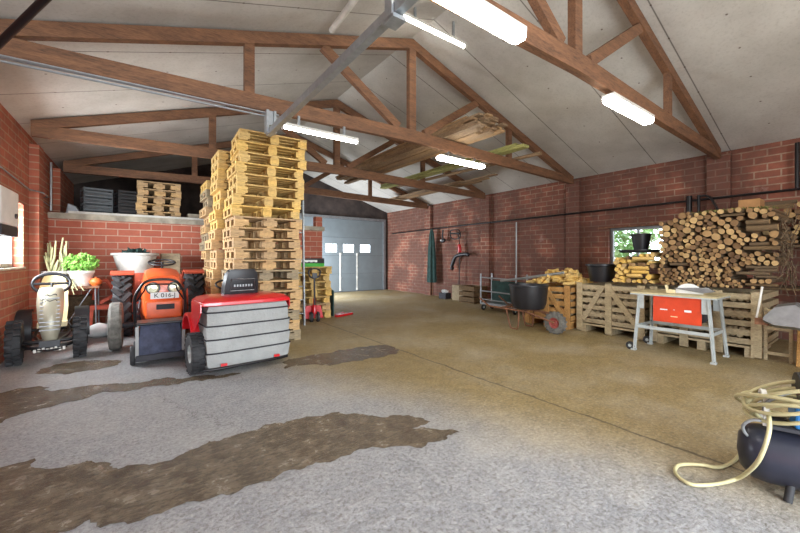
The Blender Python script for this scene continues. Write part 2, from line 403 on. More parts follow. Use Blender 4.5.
for x in (6.64, 7.42):
    for i in range(4): B().cbox((x, YF-.015, ph*i*.65+.1), (.07, .03, .09)).build('hinge', M['white_dirty'], dr)
    B().box(x-.03, x+.03, YF-.008, YF, .1, ph*2.05).build('door_stile', M['white_dirty'], dr)

# ------------------------------------------------------------ roof trusses
def truss(y, label):
    t = thing('roof_truss', label, 'roof truss', (0, y, 0), 0, 'roof trusses')
    w = .085; mid = 3.46; e0, e1 = (XL+.16, 3.34), (XR-.14, 3.36)
    b = B(); b.prism([(e0[0],-w/2,e0[1]-.095),(RX,-w/2,mid-.1),(e1[0],-w/2,e1[1]-.095),(e1[0],-w/2,e1[1]+.085),(RX,-w/2,mid+.1),(e0[0],-w/2,e0[1]+.085)], (0,w,0))
    b.build('tie_beam', M['beam'], t)
    for s, xe in ((-1, e0[0]), (1, e1[0])):
        b = B(); zt = cz(xe)-.02; za = RZ-.03
        b.prism([(xe,-w*.56,zt-.15),(RX,-w*.56,za-.16),(RX,-w*.56,za),(xe,-w*.56,zt)] if s < 0 else [(RX,-w*.56,za-.16),(xe,-w*.56,zt-.15),(xe,-w*.56,zt),(RX,-w*.56,za)], (0,w*1.12,0)); b.build('rafter', M['beam'], t)
        xs = RX+s*1.6; zs = cz(xs)-.18
        B().bar((RX+s*.28, 0, mid+.1), (xs, 0, zs), w*.9, .13, (0,1,0) if False else (0,0,1)).build('strut', M['beam'], t)
        xp = RX+s*2.6
        B().box(xp-.06, xp+.06, -w*.45, w*.45, mid-.01, cz(xp)-.16).build('post', M['beam'], t)
    B().box(RX-.07, RX+.07, -w/2, w/2, mid+.1, RZ-.18).build('king_post', M['beam'], t)
    return t
truss(2.0, 'brown timber roof truss closest to the viewer, above the table saw')
truss(4.83, 'long brown timber roof truss crossing the picture just before the tall pallet stack')
truss(7.69, 'brown timber roof truss just behind the top of the tall pallet stack')
truss(10.5, 'farthest brown timber roof truss, over the storage loft front')

# ------------------------------------------------------------ lamps
def lamp(x0, x1, y, z, label, big=False, r=.02, hang=.1):
    t = thing('fluorescent_lamp', label, 'ceiling lamp', ((x0+x1)/2, y, z), 0, 'fluorescent lamps under the roof'); L = (x1-x0)/2
    if big:
        B().box(-L, L, -.07, .07, .03, .07).build('lamp_housing', M['white_dirty'], t)
        prof = [(-.065,.03),(-.07,.0),(-.05,-.03),(.05,-.03),(.07,.0),(.065,.03)]
        B().loft([[Vector((x, a*k, c*k if c < 0 else c)) for a, c in prof] for x, k in ((-L-.01,.8),(-L+.03,1),(L-.03,1),(L+.01,.8))]).build('lamp_diffuser', M['tube'], t, 40)
    else:
        B().box(-L, L, -.03, .03, .022, .06).build('lamp_housing', M['white_dirty'], t)
        B().tube([(-L+.02, 0, 0), (L-.02, 0, 0)], r, 10).build('fluorescent_tube', M['tube_b'], t, 50)
        for a_ in (-L, L-.02): B().box(a_, a_+.02, -.03, .03, -.03, .022).build('lamp_holder', M['white_dirty'], t)
    for x in (-L*.6, L*.6): B().box(x-.015, x+.015, -.015, .015, .06, hang).build('mounting_bracket', M['galv'], t)
    return t
lamp(1.42, 2.58, 1.86, 3.235, 'wide bright fluorescent lamp at the top centre, larger than every other lamp', True)
lamp(4.32, 5.46, 1.94, 3.20, 'lit fluorescent lamp on the nearest truss above the table saw', True)
lamp(2.90, 4.14, 4.0, 4.72, 'slim lit fluorescent tube high under the roof ridge', hang=.3)
lamp(1.52, 2.66, 4.78, 3.14, 'long slim lit fluorescent tube just right of the top of the tall pallet stack', r=.022, hang=.19)
lamp(4.34, 5.50, 4.83, 3.20, 'short lit fluorescent lamp right of centre below the stacked roof planks', True, hang=.15).children[1].scale = (1, .7, .7)
for (x, y) in ((1.5, -1.0), (5.2, -1.0)):  # fill lamps added out of view to brighten the room
    lamp(x, x+1.3, y, 3.7, 'unseen fluorescent fill lamp added behind the viewer', True, hang=.7)

# ------------------------------------------------------------ rails, pipes and conduits
t = thing('track_rail', 'galvanised steel rail hanging under the roof, slanting down to the tall pallet stack', 'rail', (1.34, 0, 3.0))
B().prism([(-.03,.9,-.035),(.03,.9,-.035),(.03,.9,.035),(.018,.9,.035),(.018,.9,-.022),(-.018,.9,-.022),(-.018,.9,.035),(-.03,.9,.035)], (0, 3.85, 0)).build('rail', M['galv'], t)
b = B(); b.box(-.05, -.035, 1.88, 1.96, -.06, .22).box(.035, .05, 1.88, 1.96, -.06, .22).box(-.05, .05, 1.86, 1.98, -.075, -.05).box(-.02, .02, 1.90, 1.94, .1, .3)
b.build('hanger_bracket', M['galv'], t)
B().box(-.06, -.03, 4.62, 4.72, -.02, .26).box(.03, .06, 4.62, 4.72, -.02, .26).box(-.03, .03, 4.65, 4.69, .08, .26).build('hanger_bracket', M['galv'], t)
B().tube([(-.42, 1.88, .24), (.0, 1.88, .16)], .012, 8).tube([(-.45, 1.88, .246), (-.41, 1.88, .238)], .024, 8).build('pull_handle', M['blackpipe'], t)
b = B()
b.tube([(XL+.1, 4.72, 3.20), (1.45, 4.74, 3.26)], .016, 6); b.tube([(XL+.1, 4.70, 3.155), (1.45, 4.72, 3.21)], .012, 6); b.tube([(XL+.1, 4.66, 3.19), (1.45, 4.68, 3.24)], .010, 6)
tag(b.build('conduit', M['galv'], smooth=50), 'run of thin grey electrical conduits along the underside of the left roof beam', 'conduit')
tag(B().tube([(-1.46, 4.8, 2.62), (.24, 2.14, 3.52)], .026, 8).build('iron_rod', M['blackpipe'], smooth=60), 'dark iron rod rising across the top left corner under the roof', 'rod')
tag(B().tube([(2.0, 2.6, 4.42), (2.02, 3.3, 4.43), (2.08, 4.45, 4.45)], .04, 12).build('plastic_pipe', M['white_dirty'], smooth=60), 'short yellowed plastic pipe fixed under the sloping roof at the top left of centre', 'pipe')
tag(B().tube([(XR-.16, 12.8, 2.45), (XR-.16, 8, 2.5), (XR-.16, 4, 2.52), (XR-.16, -1, 2.55)], .022, 8).build('wall_pipe', M['blackpipe'], smooth=60), 'long dark horizontal pipe along the right brick wall', 'pipe')
tag(B().tube([(XR-.2, .98, 2.55), (XR-.2, .98, 3.3)], .03, 8).build('wall_pipe', M['blackpipe'], smooth=60), 'dark vertical pipe on the right wall above the far right log pile', 'pipe')
tag(B().tube([(XR-.2, 2.42, 1.9), (XR-.2, 2.42, 2.62)], .05, 8).tube([(XR-.2, 2.27, 1.9), (XR-.2, 2.27, 2.62)], .025, 8).tube(spline([(XR-.2, 2.27, 2.6), (XR-.2, 2.1, 2.55), (XR-.2, 1.95, 2.2)]), .02, 6).build('downpipe', M['blackpipe'], smooth=60), 'pair of black upright pipes on the wall behind the log stack', 'pipe')
tag(B().tube([(XR-.05, 6.55, 2.45), (XR-.05, 6.55, .1)], .018, 8).build('conduit', M['grey_paint'], smooth=60), 'thin pale upright conduit on the brick wall behind the trolley', 'conduit')
tag(B().tube([(XL+.03, 5.0, 2.66), (XL+.03, 8.3, 2.52), (XL+.17, 8.45, 2.5), (XL+.17, 8.85, 2.48), (XL+.03, 9, 2.47), (XL+.03, 9.9, 2.44)], .01, 6).build('electrical_cable', M['hose_g'], smooth=60), 'thin grey cable clipped to the left brick wall above the window', 'cable')
tag(B().tube([(XL+.06, 9.86, 2.34), (XL+.06, 9.86, 3.3)], .02, 8).build('conduit', M['galv'], smooth=60), 'pale upright conduit in the corner left of the storage loft', 'conduit')

# ------------------------------------------------------------ planks on the truss ties
def plank(name, p, q, w, h, mat, label, group=None):
    p, q = Vector(p), Vector(q); L = (q-p).length; n = 6; rings = []
    bend = random.uniform(-.008, .008)
    for i in range(n+1):
        c = p.lerp(q, i/n)+Vector((bend*math.sin(PI*i/n), 0, 0)); rings.append([c+Vector((a*w/2, 0, d*h/2)) for a, d in ((-1,-1),(1,-1),(1,1),(-1,1))])
    return tag(B().loft(rings).build(name, mat), label, 'plank', group)
i = 0
for layer in range(7):
    for k in range(5-(layer > 4)):
        x = 4.50+k*.135+random.uniform(-.02,.02); y0 = 4.0+random.uniform(-.1,.4); y1 = 9.2+random.uniform(-.8,.3); z = 3.58+layer*.033
        plank('roof_plank', (x, y0, z), (x+random.uniform(-.02,.02), y1, z), random.uniform(.11,.15), .03, M['plank'], 'weathered board in the thick bundle lying across the roof ties', 'boards bundled on the roof ties')
for layer in range(2):
    plank('green_plank', (6.02+layer*.02, 4.2+layer*.2, 3.56+layer*.07), (6.05, 9.3, 3.55+layer*.07), .19-.03*layer, .05, M['plank_g'], ['lower wide greenish plank lying on the roof ties right of the board bundle', 'upper greenish plank lying on another greenish plank on the roof ties'][layer])
tag(B().tube([(6.6, 4.25, 3.53), (6.35, 8.9, 3.58)], .04, 8).build('round_pole', M['plank'], smooth=60), 'round peeled pole lying on the roof ties beside the greenish plank', 'pole')
for k in range(5):
    plank('roof_plank', (7.35+.16*(k % 3), 6.0+.4*k, 3.53+.035*(k//3)), (7.45+.16*(k % 3), 11.2, 3.53+.035*(k//3)), .13, .03, M['plank'], 'dark board lying on the far roof ties close to the right wall', 'dark boards on the far roof ties')

# ------------------------------------------------------------ pallets
PH = .172
def make_pallet(w, d, mat, label, group, blue=False, thick=1.0):
    """w along x, d along y, origin at base centre"""
    t = thing('wooden_pallet', label, 'pallet', (0,0,0), 0, group)
    b = B(); th = .024
    for k in range(5): y = -d/2+.06+k*(d-.12)/4; b.box(-w/2, w/2, y-.055, y+.055, PH-th-.004, PH-.004)
    for x in (-w/2+.06, 0, w/2-.06): b.box(x-.06, x+.06, -d/2, d/2, PH-2*th-.004, PH-th-.004)
    b.build('top_deck', mat, t)
    b = B()
    for x in (-w/2+.06, 0, w/2-.06): b.box(x-.06, x+.06, -d/2, d/2, 0, th)
    b.build('bottom_deck', mat, t)
    for ix, x in enumerate((-w/2+.08, 0, w/2-.08)):
        for iy, y in enumerate((-d/2+.07, 0, d/2-.07)):
            hw = (.075 if ix != 1 else .07*thick)*(thick if ix == 1 else 1); ex = .05 if thick > 1 else 0
            B().box((x-hw if ix else -w/2+.005)-(ex if ix == 2 else 0), (x+hw if ix != 2 else w/2-.005)+(ex if ix == 0 else 0), y-.065, y+.065, th, PH-2*th-.004).build('block', mat, t)
    return t
protos = {}
def pallet(x, y, z, w, d, key, rot, label, group):
    k = (w, d, key)
    if k not in protos: t = protos[k] = make_pallet(w, d, M[key], label, group, thick=1.25 if key != 'pal_y' else 1.0)
    else: t = copy_tree(protos[k])
    t['label'] = label; t['group'] = group; t.location = (x, y, z); t.rotation_euler = (0, 0, rot); return t
rp = random.Random(3)
nA = 20
for i in range(nA):
    key = 'pal_y' if i > 11 else ('pal_t' if i > 6 else 'pal_g' if rp.random() < .35 else 'pal_t')
    cx = 1.70+rp.uniform(-.03,.03)+max(0, i-12)*.018; cy = 6.42+rp.uniform(-.015,.015)
    rot = rp.uniform(-.04,.04) - max(0, i-11)*.008
    t = pallet(cx, cy, i*PH, 1.08, .78, key, rot, 'pallet in the tall stack behind the red mower, '+ORD[nA-1-i], 'pallets in the tallest stack')
    if i == 5:
        for ch in t.children:
            if ch.name.startswith('block') and False: pass
        pb = t
cands = [c for c in pb.children if c.name.startswith('block')]
bl = min(cands, key=lambda c: sum((v.co.x*2+v.co.y) for v in c.data.vertices)); bl.data = bl.data.copy(); bl.data.materials[0] = M['blue']; bl['label'] = 'blue painted block'
nB = 19
for i in range(nB):
    key = 'pal_y' if i > 10 else 'pal_t'
    pallet(1.62+rp.uniform(-.05,.04)-(.06 if i < 10 else 0), 7.225, i*PH, 1.08, .74, key, rp.uniform(-.012,.012), 'pallet in the stack directly behind the tallest one, '+ORD[nB-1-i], 'pallets in the middle stack')
nC = 17
for i in range(nC):
    key = rp.choice(['pal_y', 'pal_t', 'pal_g'])
    pallet(1.64+rp.uniform(-.05,.05)+(.0 if i < 9 else -.03), 8.3, i*PH, 1.10, .8, key, rp.uniform(-.03,.03), 'pallet in the rear left stack by the brick wall, '+ORD[nC-1-i], 'pallets in the rear left stack')
nD = 7
for i in range(nD):
    pallet(3.22+rp.uniform(-.03,.03), 8.35, i*PH, .86, 1.0, rp.choice(['pal_y', 'pal_t']), rp.uniform(-.03,.03), 'pallet in the low stack behind the pallet truck, '+ORD[nD-1-i], 'pallets in the low stack')
for i in range(5):
    pallet(.36+rp.uniform(-.03,.03), 10.55, 2.32+i*.172, .86, .8, 'pal_t', rp.uniform(-.06,.06), 'pallet in the small stack up on the storage loft, '+ORD[4-i], 'pallets on the loft')
# crate with green edge on the low stack
t = thing('fruit_crate', 'low black and green fruit crate on top of the low pallet stack', 'crate', (3.10, 8.0, nD*PH))
B().box(-.36, .36, -.2, .2, 0, .06).build('crate_base', M['green_pl'], t)
b = B()
for (a, c, d, e) in ((-.36,.36,-.2,-.17),(-.36,.36,.17,.2),(-.36,-.33,-.17,.17),(.33,.36,-.17,.17)): b.box(a, c, d, e, .06, .19)
b.build('crate_wall', M['black'], t)
b = B(); 
for k in range(7): b.box(-.2+k*.055, -.145+k*.055, -.206, -.2, .10+.01*(k % 2), .15)
b.build('crate_print', M['white'], t)
B().box(-.36, .36, -.206, -.2, .04, .075).build('crate_band', M['green_pl'], t)
# aluminium ladder leaning against the tower
t = thing('ladder', 'tall narrow aluminium ladder standing at the right side of the tall pallet stack', 'ladder', (2.66, 7.25, 0))
for x in (-.11, .11): B().bar((x, 0, 0), (x, .1, 3.05), .03, .06, (0,1,0)).build('ladder_rail', M['galv'], t)
for k in range(10): B().tube([(-.11, .008+.0098*k*1.0, .25+k*.28), (.11, .008+.0098*k, .25+k*.28)], .014, 8).build('rung', M['galv'], t, 60)
# pallet truck
t = thing('pallet_truck', 'red pallet truck with upright black handle in front of the low pallet stack', 'pallet truck', (3.10, 7.50, 0), -.2)
B().tube([(0, 0, .2), (0, .02, .95)], .022, 10).build('handle_shaft', M['black'], t, 60)
B().tube(spline([(0,.02,.95),(-.1,.02,1.0),(-.12,.02,1.12),(0,.02,1.17),(.12,.02,1.12),(.1,.02,1.0),(0,.02,.95)],5), .018, 8).build('handle_loop', M['black'], t, 60)
B().cbox((0, .0, 1.02), (.1, .06, .1)).build('handle_lever', M['black'], t)
B().lathe([(.05,0),(.05,.16),(.03,.2),(.03,.34)], (0,.02,.18), 'Z', 12).build('hydraulic_pump', M['red'], t, 40)
B().prism([(-.22,.12,.06),(.22,.12,.06),(.16,.12,.34),(-.16,.12,.34)], (0,.06,0)).build('truck_body', M['red'], t)
for x in (-.14, .14): B().box(x-.07, x+.07, .16, .34, .05, .10).build('fork', M['red'], t)
for x in (-.07, .07): 
    w = B().lathe([(.03,-.03),(.1,-.03),(.11,-.02),(.11,.02),(.1,.03),(.03,.03)], (x,0,.11), 'X', 20, closed=True).build('wheel', M['rubber'], t, 40)
    B().lathe([(.001,-.032),(.06,-.032),(.06,.032),(.001,.032)], (x,0,.11), 'X', 16).build('wheel_hub', M['white_dirty'], w, 40)
tag(B().prism([(3.75,7.95,.0),(3.79,8.75,.0),(3.79,8.75,.62),(3.75,7.95,.62)], (.03,0,0)).build('green_board', M['green_cloth'], bevel=.004), 'dark green board standing against the right side of the low pallet stack', 'board')
tag(B().bar((3.75,7.78,.03), (4.25,7.95,.03), .1, .05).bar((3.8,7.9,.03), (4.1,8.1,.03), .06, .05).build('red_bar', M['red']), 'red steel bar lying on the floor by the dark green board', 'bar')

# ------------------------------------------------------------ wheels
def wheel(parent, c, R, w, axis='X', rim=.55, lug=0, lugh=.02, rimmat='steel', tyremat='rubber', angled=0):
    c = Vector(c); h = w/2
    b = B().lathe([(R*rim,-h*.8),(R*.8,-h),(R*.94,-h*.9),(R,-h*.55),(R,h*.55),(R*.94,h*.9),(R*.8,h),(R*rim,h*.8)], c, axis, 32, closed=True)
    for k in range(lug):
        a = 2*PI*k/lug
        for s in (-1, 1):
            aa = a+(PI/lug if s > 0 else 0)
            def P(r, t, x):
                if axis == 'X': return c+Vector((x, r*math.cos(t), r*math.sin(t)))
                return c+Vector((r*math.sin(t), x, r*math.cos(t)))
            b.bar(P(R+lugh*.3, aa, s*h*.95), P(R+lugh*.3, aa+angled, s*h*.08), 2*PI*R/lug*.38, lugh*1.6, tuple(P(1, aa, 0)-c))
    t = b.build('tyre', M[tyremat], parent, 35)
    B().lathe([(.001,-h*.3),(R*rim*.35,-h*.5),(R*rim*.5,-h*.2),(R*rim*.85,-h*.25),(R*rim,-h*.8),(R*rim*1.01,-h*.6),(R*rim*1.01,h*.6),(R*rim,h*.8),(R*rim*.85,h*.25),(R*rim*.5,h*.2),(R*rim*.35,h*.5),(.001,h*.3)], c, axis, 24).build('rim', M[rimmat], t, 35)
    return t

# ------------------------------------------------------------ pedal go-kart
t = thing('pedal_go_kart', 'black pedal go-kart with knobbly tyres and a pale striped front cowl below the left window', 'go-kart', (-1.0, 6.82, 0), math.radians(6))
for (x, y) in ((-.34, .0), (.30, .0), (-.33, .95), (.33, .95)): wheel(t, (x, y, .235), .225, .15, 'X', .5, 18, .02, 'black', 'rubber')
B().tube([(-.26,0,.235),(-.2,-.02,.22),(.2,-.02,.22),(.26,0,.235)], .022, 8).build('axle', M['blackpipe'], t, 60)
B().tube([(-.33,.95,.235),(.33,.95,.235)], .02, 8).build('axle', M['blackpipe'], t, 60)
B().tube(spline([(-.26,-.1,.2),(-.15,-.2,.19),(.15,-.2,.19),(.24,-.1,.2)]), .02, 8).build('front_hoop', M['blackpipe'], t, 60)
for s in (-1, 1): B().tube(spline([(s*.06,-.05,.2),(s*.17,.25,.24),(s*.17,.7,.26),(s*.12,1.0,.25)]), .02, 8).build('frame_tube', M['blackpipe'], t, 60)
b = B(); rings = []
for (y, z, hw, dp) in ((-.14,.24,.07,.05),(-.16,.34,.10,.07),(-.13,.46,.125,.08),(-.05,.60,.14,.09),(.05,.70,.135,.08),(.12,.735,.11,.05)):
    rings.append([Vector((a*hw, y+e*dp, z-abs(a)*.01)) for a, e in ((-1,.6),(-.8,-.3),(-.35,-.7),(.35,-.7),(.8,-.3),(1,.6),(.6,1.4),(-.6,1.4))])
cowl = b.loft(rings).build('front_cowl', M['silver_y'], t, 50)
b = B()
for k in range(9):
    z = .34+k*.036; yy = -.215+max(0, (z-.36))*.52; b.box(-.1, .1, yy-.008, yy+.012, z, z+.008)
b.build('cowl_stripe', M['steel'], cowl)
B().tube(spline([(-.07,-.13,.655),(-.03,-.135,.67),(0,-.13,.66),(.05,-.135,.675),(.07,-.13,.66)],4), .005, 6).tube(spline([(-.07,-.155,.60),(-.03,-.16,.62),(0,-.155,.61),(.05,-.16,.625),(.07,-.155,.61)],4), .004, 6).build('cowl_emblem', M['ink'], cowl)
B().cbox((0,-.215,.225), (.2,.03,.06)).build('front_plate', M['black'], t)
b = B()
for k in range(8): b.cbox((-.14+k*.04, -.225, .155+.006*(k % 3)), (.026,.012,.035))
B().tube(spline([(-.17,-.21,.17),(0,-.235,.15),(.17,-.21,.17)]), .012, 6).build('bumper', M['blackpipe'], t, 60)
b.build('bumper_lettering', M['white_dirty'], t)
B().tube([Vector((.2*math.cos(a), .30+.06*math.sin(a), .76+.10*math.sin(a))) for a in [2*PI*k/28 for k in range(28)]], .018, 8, True).tube([(0,.3,.76),(0,.12,.5)], .016, 8).tube([(-.19,.3,.76),(.19,.3,.76)], .013, 6).build('steering_wheel', M['black'], t, 60)
B().loft([[Vector((a*hw, y+e, z)) for a, e in ((-1,-.03),(-.7,.02),(0,.05),(.7,.02),(1,-.03),(.9,.0),(0,.09),(-.9,.0))] for (z, y, hw) in ((.33,.62,.15),(.5,.68,.17),(.68,.72,.16),(.80,.76,.12),(.86,.78,.07))]).box(-.16,.16,.4,.68,.30,.35).build('seat', M['cream'], t, 50)
for s in (-1, 1):
    B().loft([[Vector((s*.33+a*.09, .95+math.cos(ph)*r, .235+math.sin(ph)*r)) for a, r in ((-1,.26),(1,.26),(1,.275),(-1,.275))] for ph in [math.radians(200-k*17) for k in range(9)]]).build('mudguard', M['black'], t, 50)

t.scale = (1.0, 1.1, 1.2)
for ch in t.children:
    if ch.name.split('.')[0] in ('front_cowl', 'steering_wheel', 'seat'): ch.scale = (1, 1, 1.17); ch.location = (0, 0, -.03)
# ------------------------------------------------------------ white heater box at the window
t = thing('wall_heater', 'pale grey heater box hung on the left wall in front of the bright window', 'heater', (-1.5, 6.2, 1.66))
B().box(.03, .26, -.45, .28, .12, .55).build('heater_casing', M['white'], t, bevel=.02)
B().box(.05, .26, -.42, .25, .0, .12).build('heater_base', M['seam'], t)
B().lathe([(.001,0),(.03,0),(.03,.02),(.001,.02)], (.26,.12,.25), 'X', 16).build('heater_dial', M['black'], t)
B().tube([(.15,-.1,.55),(.15,-.1,.85),(.02,-.1,.87)], .02, 8).build('heater_pipe', M['white_dirty'], t, 60)

# ------------------------------------------------------------ table with plants
t = thing('plant_table', 'narrow rusty table with thin crossed legs under the window corner carrying the plants', 'table', (-1.02, 8.75, 0))
B().box(-.38, .42, -.3, .3, .86, .90).build('table_top', M['rust'], t)
for (x, y) in ((-.3,-.26),(.36,-.26),(-.3,.26),(.36,.26)): B().tube([(x,y,.86),(x*1.05,y,.0)], .014, 8).build('leg', M['steel'], t, 60)
for s in (-1, 1): B().tube([(s*.3,-.26,.84),(-s*.1,-.26,.1)], .008, 6).build('brace', M['steel'], t, 60)
def pot(prof, c, mat, name='pot', parent=None): return B().lathe(prof, c, 'Z', 28).build(name, M[mat], parent, 40)
t = thing('potted_succulent', 'pale spiky succulent in a wide white pot on the left end of the plant table', 'potted plant', (-1.22, 8.72, .9))
pot([(.001,0),(.12,0),(.18,.15),(.215,.17),(.215,.2),(.19,.2),(.165,.17),(.001,.165)], (0,0,0), 'white_dirty', 'pot', t)
b = B(); r2 = random.Random(5)
for k in range(17):
    a = r2.uniform(0, 2*PI); r = r2.uniform(.02,.13); h = r2.uniform(.18,.5); p = Vector((r*math.cos(a), r*math.sin(a), .16))
    q = p+Vector((r2.uniform(-.1,.1), r2.uniform(-.06,.06), h)); m_ = (p+q)/2+Vector((r2.uniform(-.03,.03),0,0))
    b.tube([p, m_, q], [.02,.018,.012], 7)
b.build('stem', M['stem'], t, 60); t.scale = (.95, .95, 1.35)
t = thing('hanging_plant', 'withered pale trailing plant in a small clay pot on the plant table front edge', 'potted plant', (-1.1, 8.5, .9))
pot([(.001,0),(.05,0),(.07,.1),(.06,.1),(.05,.08),(.001,.08)], (0,0,0), 'pumpkin', 'pot', t)
b = B()
for k in range(26):
    a = r2.uniform(0, 2*PI); L = r2.uniform(.12,.3)
    b.tube(spline([(0,0,.08),(math.cos(a)*L*.5,-.03+math.sin(a)*.06,.14),(math.cos(a)*L,-.06-abs(math.sin(a))*.08,.02-r2.uniform(0,.16))],4), .008, 5)
b.build('trailing_stem', M['stem'], t, 60)
t = thing('potted_plant', 'bushy bright green plant in a round white pot on the plant table', 'potted plant', (-.86, 8.6, .9))
pot([(.001,0),(.1,0),(.15,.17),(.165,.18),(.165,.21),(.15,.21),(.135,.18),(.001,.175)], (0,0,0), 'white_dirty', 'pot', t)
def foliage(b, c, rx, ry, rz, n, s, rnd):
    for k in range(n):
        d = Vector((rnd.gauss(0,1), rnd.gauss(0,1), rnd.gauss(0,1))).normalized()*(rnd.uniform(.35,1)**.5)
        p = Vector(c)+Vector((d.x*rx, d.y*ry, d.z*rz)); n1 = Vector((rnd.uniform(-1,1), rnd.uniform(-1,1), rnd.uniform(-1,1))).normalized(); a = n1.orthogonal().normalized(); e = n1.cross(a); q = s*rnd.uniform(.6,1.2)
        b.add([p-a*q, p-e*q*.5+n1*q*.15, p+a*q, p+e*q*.5+n1*q*.15], [(0,1,2,3)])
b = B(); foliage(b, (0,0,.31), .22, .18, .14, 520, .035, r2); b.build('foliage', M['leaf'], t); t.scale = (1.15, 1.1, 1.3)
tag(B().lathe([(.001,0),(.05,.0),(.09,.05),(.09,.09),(.05,.135),(.012,.125),(.01,.16),(.001,.16)], (-.655, 8.5, .9), 'Z', 20).build('pumpkin', M['pumpkin'], smooth=50), 'small orange pumpkin beside the bushy green plant', 'pumpkin')
t = thing('wooden_chest', 'dark weathered wooden chest standing on the floor under the plant table', 'chest', (-1.02, 9.45, 0))
B().box(-.3,.3,-.2,.2,0,.62).build('chest_body', M['bark'], t, bevel=.01); B().box(-.32,.32,-.22,.22,.62,.66).build('chest_lid', M['bark'], t)
b = B(); rr = random.Random(9); rings = []
for i in range(7):
    f = i/6; R = .19*math.sin(PI*(.12+.88*f))**.6 if i < 6 else .03; rings.append([Vector((math.cos(a)*R*(1+rr.uniform(-.1,.1)), math.sin(a)*R*(1+rr.uniform(-.1,.1)), f*.24)) for a in [2*PI*k/14 for k in range(14)]])
o = b.loft(rings).build('white_sack', M['white'], smooth=70); o.location = (-.60, 8.35, 0); tag(o, 'crumpled white plastic sack on the floor between the plant table and the tractor', 'sack')
# red farm implement
t = thing('farm_implement', 'faded red farm implement with curved arms behind the white sack', 'farm implement', (-.52, 8.98, 0))
B().tube(spline([(-.2,0,.6),(-.15,0,.9),(.0,0,.95),(.1,0,.7),(.12,0,.3)]), .035, 8).build('curved_arm', M['orange_d'], t, 60)
B().box(-.25,.2,-.1,.1,.42,.50).build('cross_beam', M['orange_d'], t); B().bar((-.22,-.05,.46),(-.25,-.1,0),.05,.05).build('foot', M['orange_d'], t)
B().bar((.18,-.05,.46),(.2,-.1,0),.05,.05).build('foot', M['orange_d'], t)
B().bar((-.1,-.12,.55),(.2,-.12,.75),.08,.06).build('link_arm', M['orange_d'], t)

# ------------------------------------------------------------ orange tractor
t = thing('tractor', 'old orange compact tractor with two round headlamps and a white number plate', 'tractor', (.30, 6.95, 0))
for x in (-.60, .57): wheel(t, (x, .0, .37), .36, .17, 'X', .5, 0, .02, 'steel', 'rubber_w')
for x in (-.56, .56): wheel(t, (x, 1.3, .55), .53, .26, 'X', .5, 20, .035, 'orange_d', 'rubber', .25)
b = B(); rings = []
for (y, hw, z0, z1) in ((-.18,.19,.56,1.02),(-.14,.245,.50,1.12),(.1,.27,.48,1.17),(.8,.28,.48,1.22)):
    rings.append([Vector(p) for p in ((-hw,y,z0),(hw,y,z0),(hw*1.03,y,z0+(z1-z0)*.6),(hw*.85,y,z1-.04),(hw*.5,y,z1),(-hw*.5,y,z1),(-hw*.85,y,z1-.04),(-hw*1.03,y,z0+(z1-z0)*.6))])
hood = b.loft(rings).build('hood', M['orange'], t, 35)
for x in (-.14, .14):
    h_ = B().lathe([(.001,-.06),(.055,-.055),(.083,-.01),(.086,.03)], (x,-.18,.93), 'Y', 20).build('headlamp', M['lens'], hood, 50)
    B().lathe([(.078,-.025),(.095,-.025),(.095,.03),(.078,.03)], (x,-.18,.93), 'Y', 20, closed=True).build('headlamp_ring', M['black'], h_, 40)
pl = B().box(-.175,.2,-.215,-.205,.765,.865).build('number_plate', M['white'], hood)
def text(s, size, loc, rot, mat, parent, name='lettering', depth=.002):
    cu = bpy.data.curves.new('t', 'FONT'); cu.body = s; cu.size = size; cu.extrude = depth; cu.align_x = 'CENTER'; cu.align_y = 'CENTER'
    o = bpy.data.objects.new('t', cu); COL.objects.link(o); dg = bpy.context.evaluated_depsgraph_get()
    me = bpy.data.meshes.new_from_object(o.evaluated_get(dg)); bpy.data.objects.remove(o); me.materials.clear(); me.materials.append(mat)
    q = bpy.data.objects.new(name, me); COL.objects.link(q); q.parent = parent; q.location = loc; q.rotation_euler = rot; return q
text('K 016-J', .095, (.012,-.218,.815), (PI/2,0,0), M['ink'], pl, 'plate_number')
B().box(-.24,.24,-.22,-.12,.46,.735).build('lower_grille', M['orange'], t, bevel=.02); B().box(-.1,.14,-.235,-.22,.6,.68).build('tow_hitch', M['seam'], t)
B().box(-.12,.12,-.1,1.5,.3,.48).build('chassis', M['orange_d'], t); B().tube([(-.6,0,.37),(.57,0,.37)], .04, 10).build('front_axle', M['seam'], t, 60)
B().box(-.42,.42,1.0,1.6,.45,.62).build('platform', M['orange_d'], t)
for s in (-1, 1):
    B().loft([[Vector((s*.56+a*.17, 1.3+math.cos(ph)*r, .55+math.sin(ph)*r*1.0)) for a, r in ((-1,.59),(1,.59),(1,.62),(-1,.62))] for ph in [math.radians(112-k*11) for k in range(9)]]).build('fender', M['orange_d'], t, 50)
B().tube([Vector((.2*math.cos(a)+.02, .85+.18*math.sin(a), 1.32+.05*math.sin(a))) for a in [2*PI*k/26 for k in range(26)]], .016, 8, True).tube([(.02,.85,1.32),(.02,.75,1.15)], .02, 8).tube([(-.17,.85,1.32),(.21,.85,1.32)], .012, 6).build('steering_wheel', M['black'], t, 60)
B().box(-.18,.18,1.3,1.6,.75,.85).box(-.18,.18,1.58,1.66,.8,1.1).build('seat', M['black'], t, bevel=.02)
b = B()
for (p, q) in (((-.36,-.1,.35),(-.3,.3,.7)),((-.34,0,.5),(-.34,.5,.62)),((.32,-.05,.4),(.34,.4,.7)),((-.38,.1,.75),(-.28,.12,.3))): b.tube([p, q], .02, 7)
b.build('linkage', M['seam'], t, 60)
t = thing('wash_tub', 'white tub heaped with clutter behind the tractor against the brick wall', 'tub', (-.08, 9.25, 0))
